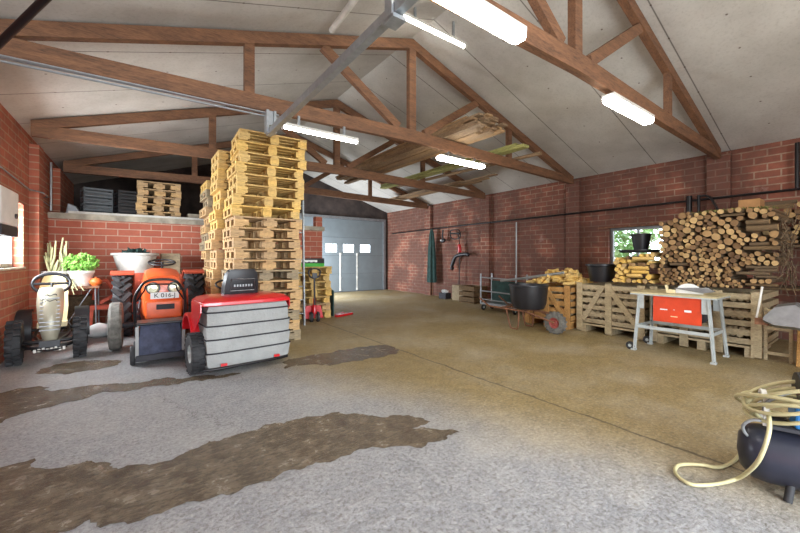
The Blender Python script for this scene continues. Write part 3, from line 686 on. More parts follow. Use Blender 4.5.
pot([(.28,1.10),(.37,1.45),(.41,1.46),(.41,1.5),(.36,1.5),(.27,1.14),(.001,1.14)], (0,0,0), 'white_dirty', 'tub', t)
B().box(-.3,.3,-.3,.3,.0,1.10).build('stand', M['orange_d'], t)
b = B(); foliage(b, (0,0,1.5), .26, .26, .07, 120, .08, r2); b.build('clutter', M['green_cloth'], t)
tag(B().box(.36,.72,9.3,9.7,1.05,1.5).build('wooden_box', M['pal_g'], bevel=.01), 'grey wooden box behind the tractor steering wheel, right of the white tub', 'box')
tag(B().box(.3,1.0,9.1,9.8,0,1.05).build('cabinet', M['orange_d'], bevel=.01), 'faded red metal cabinet behind the tractor under the grey box', 'cabinet')

# ------------------------------------------------------------ walk-behind mower
t = thing('push_mower', 'push mower with dark blue grass bag and bent black handlebar before the orange tractor', 'lawn mower', (.22, 5.82, 0))
for (x, y, r) in ((-.30,.05,.125),(.30,.05,.125),(-.27,.62,.10),(.27,.62,.10)): wheel(t, (x, y, r), r, .06, 'X', .5, 0, 0, 'grey_paint', 'rubber')
B().loft([[Vector((math.cos(a)*.25*k, .38+math.sin(a)*.28*k, z)) for a in [2*PI*i/20 for i in range(20)]] for z, k in ((.08,1),(.2,1),(.26,.85),(.30,.5))]).build('deck', M['steel'], t, 50)
B().lathe([(.001,.42),(.08,.42),(.1,.38),(.1,.3)], (0,.4,0), 'Z', 18).build('engine', M['black'], t, 50)
b = B(); rings = []
for (z, hw, y0, y1) in ((.10,.26,-.10,.25),(.16,.262,-.13,.25),(.3,.235,-.11,.22),(.45,.225,-.06,.2),(.53,.215,-.03,.18)):
    n = 6; ring = [Vector((-hw+2*hw*i/n, y0+.022*math.sin(i*2.1+z*9), z)) for i in range(n+1)]+[Vector((hw-2*hw*i/n, y1, z)) for i in range(n+1)]
    rings.append(ring)
bagp = b.loft(rings).build('grass_bag', M['navy'], t, 60)
B().box(-.27,.27,-.13,.2,.53,.56).build('bag_flap', M['blackpipe'], bagp, bevel=.01); B().box(-.27,.27,-.155,-.08,.07,.15).build('bag_skirt', M['seam'], bagp, bevel=.01)
for s in (-1, 1): B().box(s*.255-.018, s*.255+.018, -.135, .2, .12, .50).build('bag_side', M['bag'], bagp)
hb = [(-.25,.1,.2),(-.27,.0,.5),(-.28,-.08,.86),(-.22,-.12,1.02),(-.15,-.14,1.10),(0,-.14,1.12),(.15,-.14,1.10),(.22,-.12,1.02),(.28,-.08,.86),(.27,.0,.5),(.25,.1,.2)]
B().tube(spline(hb, 4), .017, 8).build('handlebar', M['blackpipe'], t, 60)
B().tube(spline([(-.26,-.1,.84),(-.18,-.16,.98),(-.14,-.17,1.05),(.14,-.17,1.05),(.18,-.16,.98),(.26,-.1,.84)],4), .010, 6).build('brake_bar', M['blackpipe'], t, 60)

# ------------------------------------------------------------ red riding mower
t = thing('riding_mower', 'red riding mower with a ribbed pale grey collecting bag and black seat', 'lawn mower', (1.10, 4.80, 0), math.radians(5))
def rear(hw, y0, y1, z, n=10, crn=.07):
    pts = []
    for i in range(n+1):
        x = -hw+2*hw*i/n; f = abs(x)/hw; pts.append(Vector((x, y0+crn*max(0, f-.7)**2*11*.5, z)))
    return pts+[Vector((hw, y1, z)), Vector((-hw, y1, z))]
rings = []; zz = [.08,.12,.26,.28,.42,.44,.58,.60,.76,.84]; ws = [.47,.50,.515,.505,.515,.505,.515,.50,.50,.47]
for z, w_ in zip(zz, ws): rings.append([p+Vector((.03,0,0)) for p in rear(w_*.99, -.05-(.012 if int(z*100) % 4 else 0)+.12*(z-.3)**2, .42, z)])
bag = B().loft(rings).build('collecting_bag', M['bag'], t, 40)
for z in (.27,.43,.59,.75):
    pts = [p+Vector((.03,-.006,0)) for p in rear(.512, -.058+.12*(z-.3)**2, .4, z)[:11]]
    B().tube([Vector((-.484,.4,z))]+pts+[Vector((.544,.4,z))], .009, 6).build('bag_seam', M['seam'], bag, 60)
B().tube([p+Vector((0,-.02,0)) for p in rear(.50,-.05,.5,.09)[:11]], .018, 8).build('bag_frame', M['blackpipe'], bag, 60)
rings = []
for (z, hw, y0, y1) in ((.82,.50,-.03,.46),(.835,.53,-.07,.5),(.875,.53,-.065,.5),(.915,.48,.0,.48),(.935,.38,.10,.45)): rings.append(rear(hw, y0, y1, z))
B().loft(rings).build('bag_lid', M['red'], t, 50, bevel=.005)
for s in (-1, 1): B().prism([(s*.53+.0,-.02,.86),(s*.53,-.03,.76),(s*.535,.25,.52),(s*.535,.42,.50),(s*.53,.46,.86)], (.012*s,0,0)).build('lid_side', M['red'], t)
for x in (-.54, .42): wheel(t, (x, .26 if x < 0 else .6, .24), .24, .15, 'X', .45, 22, .012, 'grey_paint', 'rubber')
for x in (-.36, .34): wheel(t, (x, .98, .18), .17, .12, 'X', .45, 0, .01, 'grey_paint', 'rubber')
B().loft([[Vector(p) for p in ((-hw,y,z0),(hw,y,z0),(hw,y,z1-.05),(hw*.75,y,z1),(-hw*.75,y,z1),(-hw,y,z1-.05))] for (y,hw,z0,z1) in ((.5,.36,.3,.72),(.7,.34,.3,.62),(.80,.25,.3,.72),(.85,.22,.3,.88),(1.06,.22,.3,.84),(1.12,.16,.35,.72))]).build('mower_body', M['red'], t, 40)
for s in (-1, 1): B().loft([[Vector((s*.46+a*.11, .62+math.cos(ph)*r, .27+math.sin(ph)*r*1.3)) for a, r in ((-1,.3),(1,.3),(1,.33),(-1,.33))] for ph in [math.radians(170-k*16) for k in range(10)]]).build('fender', M['red'], t, 50)
rings = []
for (z, y, hw, th) in ((.70,.34,.23,.07),(.86,.30,.235,.09),(1.05,.255,.23,.10),(1.20,.22,.205,.09),(1.255,.215,.16,.06)):
    rings.append([Vector((a*hw, y+e*th, z)) for a, e in ((-1,.4),(-.9,-.3),(-.5,-.5),(.5,-.5),(.9,-.3),(1,.4),(.5,.6),(-.5,.6))])
seat = B().loft(rings).build('seat', M['black'], t, 55)
fr = [(-.15,.235,.98),(.15,.235,.98),(.145,.205,1.13),(-.145,.205,1.13)]
B().tube([Vector(p)+Vector((0,-.03,0)) for p in fr], .006, 6, True).build('seat_badge_frame', M['steel'], seat, 60)
b = B()
for k in range(7): b.cbox((-.105+k*.035, .185, 1.045), (.02,.006,.03)); b.cbox((-.105+k*.035+.006*(k % 2), .184, 1.05), (.012,.01,.01))
b.build('seat_badge_lettering', M['steel'], seat)
B().box(-.22,.22,.34,.62,.66,.74).build('seat_cushion', M['black'], t, bevel=.02)
B().tube([Vector((.17*math.cos(a), .82+.1*math.sin(a), 1.02+.06*math.sin(a))) for a in [2*PI*k/26 for k in range(26)]], .014, 8, True).tube([(0,.82,1.02),(0,.88,.8)], .02, 8).build('steering_wheel', M['black'], t, 60)
B().box(-.33,.33,.72,1.0,.1,.24).build('mower_deck', M['seam'], t, bevel=.02)
for s in (-.3, .34): B().cbox((s, -.075, .13), (.07,.02,.03)).build('reflector', M['red'], bag)

# ------------------------------------------------------------ loft goods
def gcrate(x, z, label, mat):
    t = thing('plastic_crate', label, 'crate', (x, 10.35, z), .25, 'slatted crates on the loft')
    B().box(-.24,.24,-.17,.17,0,.02).build('crate_base', M[mat], t)
    b = B()
    for z_ in (.03, .10):
        for (a, c, d, e) in ((-.25,.25,-.18,-.165),(-.25,.25,.165,.18),(-.25,-.235,-.165,.165),(.235,.25,-.165,.165)): b.box(a, c, d, e, z_, z_+.04)
    b.build('crate_slats', M[mat], t)
    for (x_, y_) in ((-.25,-.18),(.23,-.18),(-.25,.16),(.23,.16)): B().box(x_, x_+.02, y_, y_+.02, .0, .145).build('crate_post', M[mat], t)
for i in range(4): gcrate(-.78, 2.32+i*.15, 'slatted pale grey crate on the loft left of the dark ones, '+ORD[3-i], 'loft_grey')
for i in range(4): gcrate(-.2, 2.32+i*.15, 'slatted dark crate on the loft between pale crates and pallets, '+ORD[3-i], 'black')
tag(B().bar((-1.2, 10.02, 2.345), (2.1, 10.04, 2.345), .11, .05).build('white_plank', M['white_dirty']), 'long white plank lying along the front edge of the loft', 'plank')
b = B().prism([(-1.28,10.2,2.32),(-1.02,10.2,2.32),(-1.1,10.2,2.5),(-1.24,10.2,2.56)], (0,.25,0)); tag(b.build('plastic_sheet', M['steel'], bevel=.02), 'crumpled grey plastic bundle at the far left end of the loft', 'bundle')
tag(B().box(.95,1.3,10.3,10.6,2.32,2.5).build('cement_block', M['slab'], bevel=.01), 'grey block on the loft right of the small pallet stack', 'block')

# ------------------------------------------------------------ right wall goods
t = thing('closed_parasol', 'closed dark green parasol hanging upright on the far part of the right brick wall', 'parasol', (8.72, 10.1, 0))
rings = []
for (z, r) in ((.5,.17),(.55,.19),(.9,.18),(1.4,.165),(1.9,.13),(2.3,.09),(2.48,.04)): rings.append([Vector((math.cos(a)*r*.7*(1+.18*math.cos(7*a)), math.sin(a)*r*1.0*(1+.18*math.cos(7*a)), z)) for a in [2*PI*k/28 for k in range(28)]])
B().loft(rings).build('canopy', M['green_cloth'], t, 60)
for s in (-.07, .07): B().tube([(0,s,0),(0,s*.8,.55)], .016, 8).build('pole', M['rust'], t, 60)
def tool(label, y, z, parts, name='garden_tool', cat='tool'):
    t = thing(name, label, cat, (8.78, y, z), 0)
    for (nm, mat, pts, r) in parts: B().tube(spline(pts, 4), r, 8).build(nm, M[mat], t, 60)
tool('small black bracket lamp hanging on the right wall beside the closed parasol', 9.55, 2.05, [('hook','black',[(0,0,.35),(0,.02,.1),(0,0,0)],.03),('tool_head','black',[(0,-.1,0),(0,0,-.05),(0,.1,-.02)],.06),('label_tag','white',[(-.07,0,-.02),(-.07,.04,-.02)],.03)], 'wall_tool')
tool('red and black brush cutter hanging on the right brick wall', 8.75, 1.35, [('shaft','blackpipe',[(0,.05,.95),(0,-.03,.4),(0,0,-.95)],.015),('engine','red',[(0,.0,.5),(0,-.04,.35),(0,-.02,.25)],.06),('handle','black',[(0,.35,-.25),(0,.2,.05),(0,0,.15),(0,-.35,.18),(0,-.45,.14)],.06),('harness','black',[(0,.3,-.32),(0,.36,-.3)],.07)], 'brush_cutter')
tool('dark rack bracket on the wall above the red brush cutter', 8.95, 2.25, [('bracket','blackpipe',[(0,.22,.1),(0,0,.12),(0,-.22,.08),(0,-.25,-.15),(0,0,-.2),(0,.2,-.12),(0,.22,.1)],.02),('bracket_bar','blackpipe',[(0,.2,0),(0,-.22,-.02)],.03)], 'wall_rack')
def boxy(name, x0, x1, y0, y1, z1, mat, label, cat='box', z0=0): return tag(B().box(x0, x1, y0, y1, z0, z1).build(name, M[mat], bevel=.01), label, cat)
boxy('cardboard_box', 8.4, 8.65, 9.0, 9.35, .2, 'seam', 'small dark box with white rags on the floor right of the parasol')
t_ = B(); foliage(t_, (8.52, 9.18, .25), .1, .12, .05, 60, .06, r2); tag(t_.build('rag', M['white']), 'small heap of white rag on the small dark box by the right wall', 'rag')
boxy('grey_bin', 8.45, 8.8, 8.25, 8.75, .5, 'pal_g', 'greyish box standing on the floor below the brush cutter')
t = thing('wooden_crate', 'dark open crate on the floor right of the greyish box by the brick wall', 'crate', (8.5, 7.85, 0))
B().box(-.3,.3,-.32,.32,0,.03).build('crate_base', M['bark'], t)
b = B()
for z in (.05,.22,.39):
    for (a, c, d, e) in ((-.3,.3,-.32,-.3),(-.3,.3,.3,.32),(-.3,-.28,-.3,.3),(.28,.3,-.3,.3)): b.box(a, c, d, e, z, z+.13)
b.build('crate_slats', M['bark'], t)
# trolley
t = thing('platform_trolley', 'silver tube-framed trolley with dark green panel near the right wall', 'trolley', (7.45, 6.1, 0), 0)
for y in (.5, -.62):
    B().tube([(0,y,.16),(0,y,.98)], .022, 8).tube([(.45,y,.16),(.45,y,.98)], .022, 8).build('upright', M['galv'], t, 60)
for z in (.30,.52,.88): B().tube([(0,.5,z),(0,-.62,z-.02)], .017, 8).build('rail', M['galv'], t, 60)
B().box(.0,.45,-.62,.5,.16,.21).build('platform', M['galv'], t)
B().box(.40,.43,-.58,.46,.22,.78).build('panel', M['green_cloth'], t)
for (x, y) in ((.05,.45),(.4,.45),(.05,-.55),(.4,-.55)): wheel(t, (x, y, .08), .08, .04, 'Y', .4, 0, 0, 'grey_paint', 'rubber')
tag(B().tube([(6.9, 5.5, .86), (6.93, 4.9, .95), (7.0, 4.0, 1.10)], .028, 8).build('steel_pole', M['galv'], smooth=60), 'long galvanised pole lying across the trolley and the orange wood crate', 'pole')
# wheelbarrow with tub
t = thing('wheelbarrow', 'rusty wheelbarrow frame with bent tube legs and pneumatic tyre carrying the black tub', 'wheelbarrow', (6.2, 4.1, 0))
wheel(t, (.02, -.38, .2), .2, .11, 'X', .5, 16, .008, 'dull_red', 'rubber_w')
for s in (-1, 1):
    B().tube([(s*.09,-.42,.22),(s*.2,.1,.37),(s*.3,.9,.40),(s*.32,1.15,.55)], .018, 8).build('handle', M['rust'], t, 60)
    B().tube(spline([(s*.24,.22,.38),(s*.24,.24,.05),(s*.24,.32,.015),(s*.24,.42,.05),(s*.26,.5,.39)],4), .015, 8).build('leg', M['rust'], t, 60)
B().bar((-.24,.15,.385),(.24,.15,.385),.04,.03).bar((-.28,.6,.4),(.28,.6,.4),.04,.03).bar((0,-.3,.37),(0,.7,.4),.03,.03).build('frame', M['rust'], t)
t = thing('mortar_tub', 'round black rubber tub riding on the wheelbarrow', 'tub', (6.2, 4.27, .42))
pot([(.001,0),(.29,0),(.33,.1),(.36,.42),(.375,.43),(.375,.46),(.35,.46),(.345,.42),(.31,.1),(.001,.03)], (0,0,0), 'black', 'tub', t)

# ------------------------------------------------------------ pallet crates
def crate(x0, y0, y1, label, diag=True, mat='crate', z1=.93, d=1.15, grp=None, posts=3, rails=6):
    """slatted box whose front faces the aisle (-x); y0 < y1"""
    t = thing('pallet_crate', label, 'crate', (x0, y0, 0), 0, grp); L = y1-y0; m = M[mat]; zb = .13
    for k in range(3): B().box(.03+0, d, L*(.06+.4*k), L*(.06+.4*k)+.1, 0, zb).build('skid', m, t)
    B().box(.02, d, 0, L, zb, zb+.03).build('crate_floor', m, t)
    def slats(b, fixed, ax, z0_=zb+.04):
        n = rails; hgt = (z1-z0_)/n
        for k in range(n):
            z = z0_+k*hgt+.012
            if ax == 'y': b.box(fixed, fixed+.02, 0, L, z, z+hgt*.62)
            else: b.box(.02, d, fixed, fixed+.02, z, z+hgt*.62)
    b = B(); slats(b, .022, 'y'); b.build('front_slats', m, t)
    b = B(); slats(b, d, 'y'); b.build('back_slats', m, t)
    for e in (0, L-.02):
        b = B(); slats(b, e, 'x'); b.build('side_slats', m, t)
    for k in range(posts):
        y = .0+(L-.11)*k/(posts-1); B().box(0, .022, y, y+.11, .02, z1).build('post', m, t)
    if diag:
        for s in (0, 1):
            ya = .11+(L-.11)*.5; yb = (.12 if s == 0 else L-.12)
            B().bar((.008, yb, zb+.1), (.008, ya-.05+.1*s-.0, z1-.06), .09, .018, (1,0,0) if False else (1,0,0)).build('diagonal_brace', m, t)
    return t
crate(6.86, 2.50, 3.66, 'grey slatted wood crate with an inverted V of braces, left of the table saw', True, 'crate')
crate(6.90, 1.10, 2.44, 'grey slatted wood crate carrying the big log stack behind the table saw', False, 'crate', posts=4)
crate(6.72, 3.72, 4.72, 'orange-brown slatted crate heaped with bright split wood behind the wheelbarrow', True, 'crate_y', z1=.86, posts=3, rails=5)
# loose fill seen through the slats
b = B(); rf = random.Random(21)
def hexlog(b, p, q, r, m=0, n=6):
    b.tube([p, q], r, n, m=0)
for (xa, xb, ya, yb, zt) in ((6.92,7.9,2.56,3.6,.86),(6.97,7.95,1.16,2.38,.86),(6.78,7.8,3.78,4.66,.8)):
    z = .21
    while z < zt:
        y = ya+.04
        while y < yb-.03:
            r = rf.uniform(.028,.045); hexlog(b, (xa+rf.uniform(0,.1), y, z), (xb, y, z), r); y += 2*r
        z += .085
tag(b.build('crate_firewood', M['crate'], smooth=None), 'loose firewood filling the slatted crates behind the slats', 'firewood', kind='stuff')

# ------------------------------------------------------------ logs
def log_mesh(seed, mats, split=False):
    r = random.Random(seed); n = 5 if split else 10; rad = [1+r.uniform(-.22,.22)*(1.6 if split else .6) for _ in range(n)]
    b = B(); rings = []
    for i in range(4):
        off = Vector((0, r.uniform(-.12,.12), r.uniform(-.12,.12))) if 0 < i < 3 else Vector()
        rings.append([Vector((i/3, math.cos(2*PI*k/n)*rad[k], math.sin(2*PI*k/n)*rad[k]))+off for k in range(n)])
    vs = [p for g in rings for p in g]; fs = []
    for i in range(3): fs += [(i*n+k, i*n+(k+1) % n, (i+1)*n+(k+1) % n, (i+1)*n+k) for k in range(n)]
    b.add(vs, fs, 0); b.add(rings[0], [tuple(reversed(range(n)))], 1); b.add(rings[-1], [tuple(range(n))], 1)
    return b.mesh('log', mats, None if split else 45)
LOGS = [log_mesh(i, [M['bark'], M['logend']]) for i in range(5)]
SPL = [log_mesh(20+i, [M['split'], M['split']], True) for i in range(5)]
SPLB = [log_mesh(40+i, [M['bark'], M['split']], True) for i in range(3)]
def put_log(meshes, loc, L, r, rot, label, group, rnd, name='log'):
    o = bpy.data.objects.new(name, rnd.choice(meshes)); COL.objects.link(o); o.location = loc; o.scale = (L, r, r)
    o.rotation_euler = (rnd.uniform(0, 0) if False else rot[0], rot[1], rot[2]); return tag(o, label, 'log', group)
def pack(y0, y1, z0, ztop, rfun, maxn, rnd, hfrac=0, tries=60):
    C = []; out = []
    def rest(y, r):
        z = z0+r
        for (yy, zz_, rr_) in C:
            d = abs(yy-y)
            if d < r+rr_: z = max(z, zz_+math.sqrt((r+rr_)**2-d*d))
        return z
    fails = 0
    while len(out) < maxn and fails < 40:
        zg = min(rest(y0+(y1-y0)*k/10, .03) for k in range(1, 10)); r = rfun(zg, rnd)
        if rnd.random() < hfrac:
            w = rnd.uniform(.2,.38); ys = rnd.choice([y0, y0+.02, y0+.1, y0+.2, rnd.uniform(y0, y1-w)]); r *= .8
            z = max(rest(ys+w*k/8, r) for k in range(9))
            if z+r < ztop(ys) and z < zg+.25: 
                out.append(('h', ys, z, r, w)); C += [(ys+w*k/8, z, r) for k in range(9)]
            else: fails += 1
            continue
        best = None
        for _ in range(tries):
            y = rnd.uniform(y0+r, y1-r); z = rest(y, r)
            if z+r > ztop(y): continue
            if best is None or z < best[1]: best = (y, z)
        if best is None: fails += 1; continue
        out.append(('c', best[0], best[1], r, 0)); C.append((best[0], best[1], r))
    return out
rl = random.Random(11)
def rf1(z, rnd):
    k = min(1, max(0, (z-1.1)/.6)); return rnd.uniform(.018, .036)*(1-k)+rnd.choice([rnd.uniform(.022,.04), rnd.uniform(.034,.058)])*k
def top1(y): return 2.13-.16*max(0, (y-2.0)/.35)-.10*max(0, (1.1-y)/.2)
P = pack(.94, 2.34, .965, top1, rf1, 640, rl, .06)
P.sort(key=lambda e: -e[3])
b = B()
for i, (k, y, z, r, w) in enumerate(P):
    if i < 300:
        if k == 'c': put_log(LOGS, (6.96+rl.uniform(-.05,.06), y, z), .95, r*.98, (0, rl.uniform(-.01,.01), rl.uniform(-.01,.01)), 'round log in the big stack on the crate behind the table saw', 'round logs in the big stack', rl)
        else: put_log(LOGS, (7.02, y, z), w, r*.98, (0, 0, PI/2), 'bark-covered log lying crosswise in the big log stack', 'crosswise logs in the big stack', rl)
    else: b.tube([(6.96+rl.uniform(-.04,.05), y, z), (7.9, y, z)], r, 8)
if b.v: tag(b.build('thin_branches', M['bark'], smooth=50), 'thin branches filling the gaps of the big log stack', 'firewood', kind='stuff')
# moss and grass on top of the stack
b = B(); foliage(b, (7.2, 1.5, 2.11), .26, .55, .02, 300, .03, rl); tag(b.build('moss', M['moss'], smooth=None), 'dry mossy twigs covering the top of the big log stack', 'moss', kind='stuff')
# small split stack left of it
P = pack(2.38, 3.02, .965, lambda y: 1.50-.16*(y-2.38), lambda z, r_: r_.uniform(.026,.045), 90, rl, .12)
for (k, y, z, r, w) in P:
    if k == 'c': put_log(SPL if rl.random() < .6 else LOGS, (6.93+rl.uniform(-.05,.05), y, z), .8, r, (0, 0, rl.uniform(-.03,.03)), 'split log in the small stack left of the big log stack', 'split logs in the small stack', rl, 'split_log')
    else: put_log(SPL, (6.97, y, z), w, r, (0, 0, PI/2), 'split log lying crosswise in the small stack left of the big stack', 'crosswise split logs in the small stack', rl, 'split_log')
# yellow chunks heaped on the orange crate
def heap(x0, x1, y0, y1, zb, h, n, meshes, label, group, rnd):
    for i in range(n):
        u, v = rnd.random(), rnd.random(); e = (1-abs(2*u-1)**2)*(1-abs(2*v-1)**3); z = zb+.03+h*e*rnd.uniform(.15,1)
        a = rnd.uniform(0, PI); L = rnd.uniform(.2,.32); x, y = x0+(x1-x0)*u, y0+(y1-y0)*v
        put_log(meshes, (x-math.cos(a)*L/2, y-math.sin(a)*L/2, z), L, rnd.uniform(.03,.05), (rnd.uniform(0,3), rnd.uniform(-.2,.2), a), label, group, rnd, 'split_log')
heap(6.9, 7.7, 3.78, 4.66, .86, .26, 110, SPL, 'pale yellow split log in the loose heap on the orange-brown crate', 'split logs heaped on the orange crate', rl)
# far right logs
P = pack(.1, 1.36, 1.62, lambda y: 2.34-.12*abs(y-.7), lambda z, r_: r_.uniform(.03,.05), 90, rl, .55)
for (k, y, z, r, w) in P:
    if k == 'c': put_log(LOGS, (8.05+rl.uniform(-.06,.06), y, z), .6, r, (0, 0, 0), 'round log in the high pile at the right edge', 'logs in the right edge pile', rl)
    else: put_log(SPLB, (8.08, y, z), w*1.5, r, (0, 0, PI/2), 'long split log lying sideways in the high pile at the right edge', 'sideways logs in the right edge pile', rl)
t = thing('storage_rack', 'dark timber rack holding up the high log pile at the right edge', 'rack', (8.1, .0, 0))
for (x, y) in ((0,0),(0,1.3),(.85,0),(.85,1.3)): B().box(x, x+.08, y, y+.08, 0, 1.55).build('post', M['bark'], t)
B().box(0,.95,0,1.4,1.56,1.60).build('shelf', M['bark'], t); B().box(0,.95,0,1.4,.9,.93).build('shelf', M['bark'], t)
b = B()
for k in range(110):
    y = rl.uniform(.83,.95); z = rl.uniform(1.0,2.05); p = Vector((rl.uniform(6.95,7.3), y, z)); b.tube([p, p+Vector((rl.uniform(-.08,.12), rl.uniform(-.06,.06), rl.uniform(-.18,.18)))], .006, 4)
tag(b.build('brushwood', M['bark']), 'tangle of thin dark twigs at the right end of the big log stack', 'brushwood', kind='stuff')
boxy('cardboard_box', 7.3, 7.6, 1.18, 1.42, 2.27, 'card', 'small cardboard box on top of the right end of the big log stack', z0=2.10)
# black tubs and buckets on crate by the window
t = thing('black_tub', 'wide black plastic tub standing on the grey crate under the window', 'tub', (7.35, 3.42, .94))
pot([(.001,0),(.2,0),(.26,.3),(.29,.31),(.29,.34),(.25,.34),(.19,.03),(.001,.03)], (0,0,0), 'black', 'tub', t)
tag(pot([(.001,1.50),(.30,1.50),(.32,1.53),(.32,1.55),(.001,1.55)], (7.4,2.78,0), 'black', 'tub_lid'), 'flat black lid lying on the small split log stack', 'lid')
t = thing('black_bucket', 'black bucket standing on the flat lid in front of the window', 'bucket', (7.42, 2.76, 1.55))
pot([(.001,0),(.11,0),(.155,.26),(.17,.27),(.17,.29),(.145,.29),(.1,.02),(.001,.02)], (0,0,0), 'black', 'bucket', t)

# ------------------------------------------------------------ table saw
t = thing('table_saw', 'table saw with pale splayed legs and an orange-red front panel', 'table saw', (6.15, 1.9, 0))
B().box(-.03,.62,-.50,.52,.86,.885).build('table_top', M['table_tan'], t, bevel=.004)
B().box(-.035,.625,-.505,.525,.845,.862).build('table_rim', M['grey_paint'], t)
feet = {}
for (x, y, X, Y) in ((.02,-.40,-.02,-.47),(.02,.42,-.04,.47),(.55,-.40,.58,-.47),(.55,.42,.58,.47)):
    b = B(); 
    p, q = Vector((X,Y,0)), Vector((x,y,.85)); b.bar(p, q, .012, .055, (1,0,0)); b.bar(p+Vector((.02,.0 if y>0 else 0,0)), q+Vector((.02,0,0)), .045, .010, (1,0,0)); b.cbox((X,Y,.012),(.07,.06,.024))
    b.cbox((x-.008,y-(.02 if y>0 else -.02),.74),(.012,.09,.2)); b.build('leg', M['grey_paint'], t)
for (p, q) in (((-.01,-.44,.37),(-.02,.44,.37)),((.56,-.44,.37),(.56,.44,.37)),((.0,-.44,.37),(.56,-.44,.37)),((0,.44,.37),(.56,.44,.37))): B().bar(p, q, .02, .045).build('stretcher', M['grey_paint'], t)
panel = B().box(.03,.05,-.33,.24,.47,.845).build('front_panel', M['saw_or'], t, bevel=.004)
B().box(.027,.03,.06,.15,.645,.66).box(.027,.03,-.22,-.14,.64,.67).box(.027,.03,-.03,-.01,.655,.662).build('panel_label', M['white'], panel); B().box(.027,.03,-.06,.02,.555,.568).build('warning_label', M['cream'], panel)
B().box(.05,.42,-.31,.22,.5,.84).build('motor_housing', M['seam'], t)
B().lathe([(.001,-.002),(.17,-.002),(.17,.002),(.001,.002)], (.28,-.12,.86), 'X', 40).build('saw_blade', M['white'], t)
B().prism([(.255,.08,.955),(.255,-.34,.985),(.255,-.42,.93),(.255,-.3,.9)], (.05,0,0)).build('blade_guard', M['steel'], t, bevel=.006)
b = B().prism([(.2,.13,.885),(.2,.02,.885),(.2,.03,.93),(.2,.08,.94),(.2,.11,.93),(.2,.12,1.0),(.2,.15,1.0)], (.05,0,0)); tag(b.build('push_block', M['cream'], bevel=.004), 'pale wooden push block on the table saw left of the blade', 'push block').location = (6.15, 1.9, 0)
w = wheel(t, (-.04, .52, .06), .06, .035, 'X', .4, 0, 0, 'grey_paint', 'rubber'); w2 = wheel(t, (.60, .52, .06), .06, .035, 'X', .4, 0, 0, 'grey_paint', 'rubber')

# ------------------------------------------------------------ clutter at the right edge
t = thing('step_frame', 'small upright wooden frame standing right of the grey crate with the big log stack', 'frame', (6.98, .82, 0))
for y in (.0, .24): B().box(0,.04,y,y+.035,0,.72).build('post', M['crate'], t)
for z in (.08,.42,.66): B().box(.01,.03,.035,.24,z,z+.04).build('rail', M['crate'], t)
tag(B().prism([(6.85,.60,0),(6.85,.78,0),(6.85,.765,.52),(6.85,.61,.54)], (.16,0,0)).build('wood_slab', M['crate_y'], bevel=.01), 'thick orange-brown wooden slab standing upright below the grey tray at the right edge', 'wood slab')
t = thing('tilted_barrow', 'grey metal barrow tray with curved hood propped up at the right edge', 'barrow', (6.2, .80, -.0))
rings = []
for (y, z0, z1) in ((.16,.62,.69),(.06,.57,.82),(-.1,.57,.86),(-.2,.55,.78),(-.45,.51,.70),(-.8,.49,.69)): rings.append([Vector((x, y, z)) for x, z in ((-.14,z0+.04),(-.06,z0),(.2,z0),(.28,z0+.05),(.24,z1),(.08,z1+.02),(-.1,z1))])
B().loft(rings).build('tray', M['steel'], t, 40)
B().tube([(.0,.24,.62),(.1,.20,1.04)], .012, 6).build('lever', M['white_dirty'], t, 60)
B().cbox((.02,.19,.62),(.08,.12,.08)).build('bracket', M['rust'], t)
for (x, y) in ((0,-.3),(.2,-.3),(.1,-.75)): B().tube([(x,y,.56),(x,y-.05,0)], .02, 8).build('leg', M['blackpipe'], t, 60)

# ------------------------------------------------------------ compressor and hose
t = thing('air_compressor', 'dark tank air compressor with blue pump lying at the lower right edge', 'compressor', (3.11, .49, 0), math.radians(-72))
c = B().lathe([(.001,-.06),(.10,-.045),(.155,.0),(.165,.06),(.165,.75),(.155,.8),(.10,.845),(.001,.86)], (-.06,0,.205), 'X', 32); c.build('tank', M['navy_tank'], t, 60)
for x in (.10,.6):
    for s in (-1, 1): B().tube([(x,s*.1,.10),(x-.02,s*.13,.0)], .02, 8).build('foot', M['rubber'], t, 60)
B().box(.02,.6,-.1,.1,.39,.41).build('mount_plate', M['seam'], t)
B().lathe([(.001,0),(.1,0),(.11,.03),(.11,.2),(.09,.24),(.001,.25)], (.14,.0,.62), 'X', 20).build('motor', M['black'], t, 50)
B().box(.12,.3,-.08,.08,.41,.54).build('pump', M['blue'], t, bevel=.01)
B().loft([[Vector(c)+Vector((a*.012,0,0))+Vector((0,0,e*.012)) for a, e in ((-1,-1),(1,-1),(1,1),(-1,1))] for c in spline([(.0,-.06,.40),(.0,-.10,.50),(.0,-.04,.57),(.0,.04,.57),(.0,.09,.50),(.0,.05,.40)],4)]).build('handle', M['white_dirty'], t, 50)
t = thing('air_hose', 'pale yellowish hose coiled over the compressor with one long loop on the floor', 'hose', (0,0,0))
pts = [(3.06,.46,.48),(2.88,.43,.42),(2.84,.46,.27),(2.94,.53,.12),(3.0,.60,.02),(2.83,.67,.016),(2.73,.75,.016),(2.79,.84,.016),(2.92,.86,.016),(3.04,.78,.016),(3.10,.70,.016),(3.28,.66,.016),(3.5,.66,.016)]
B().tube(spline(pts,8), .011, 8).build('floor_loop', M['hose'], t, 60)
b = B(); rh = random.Random(4)
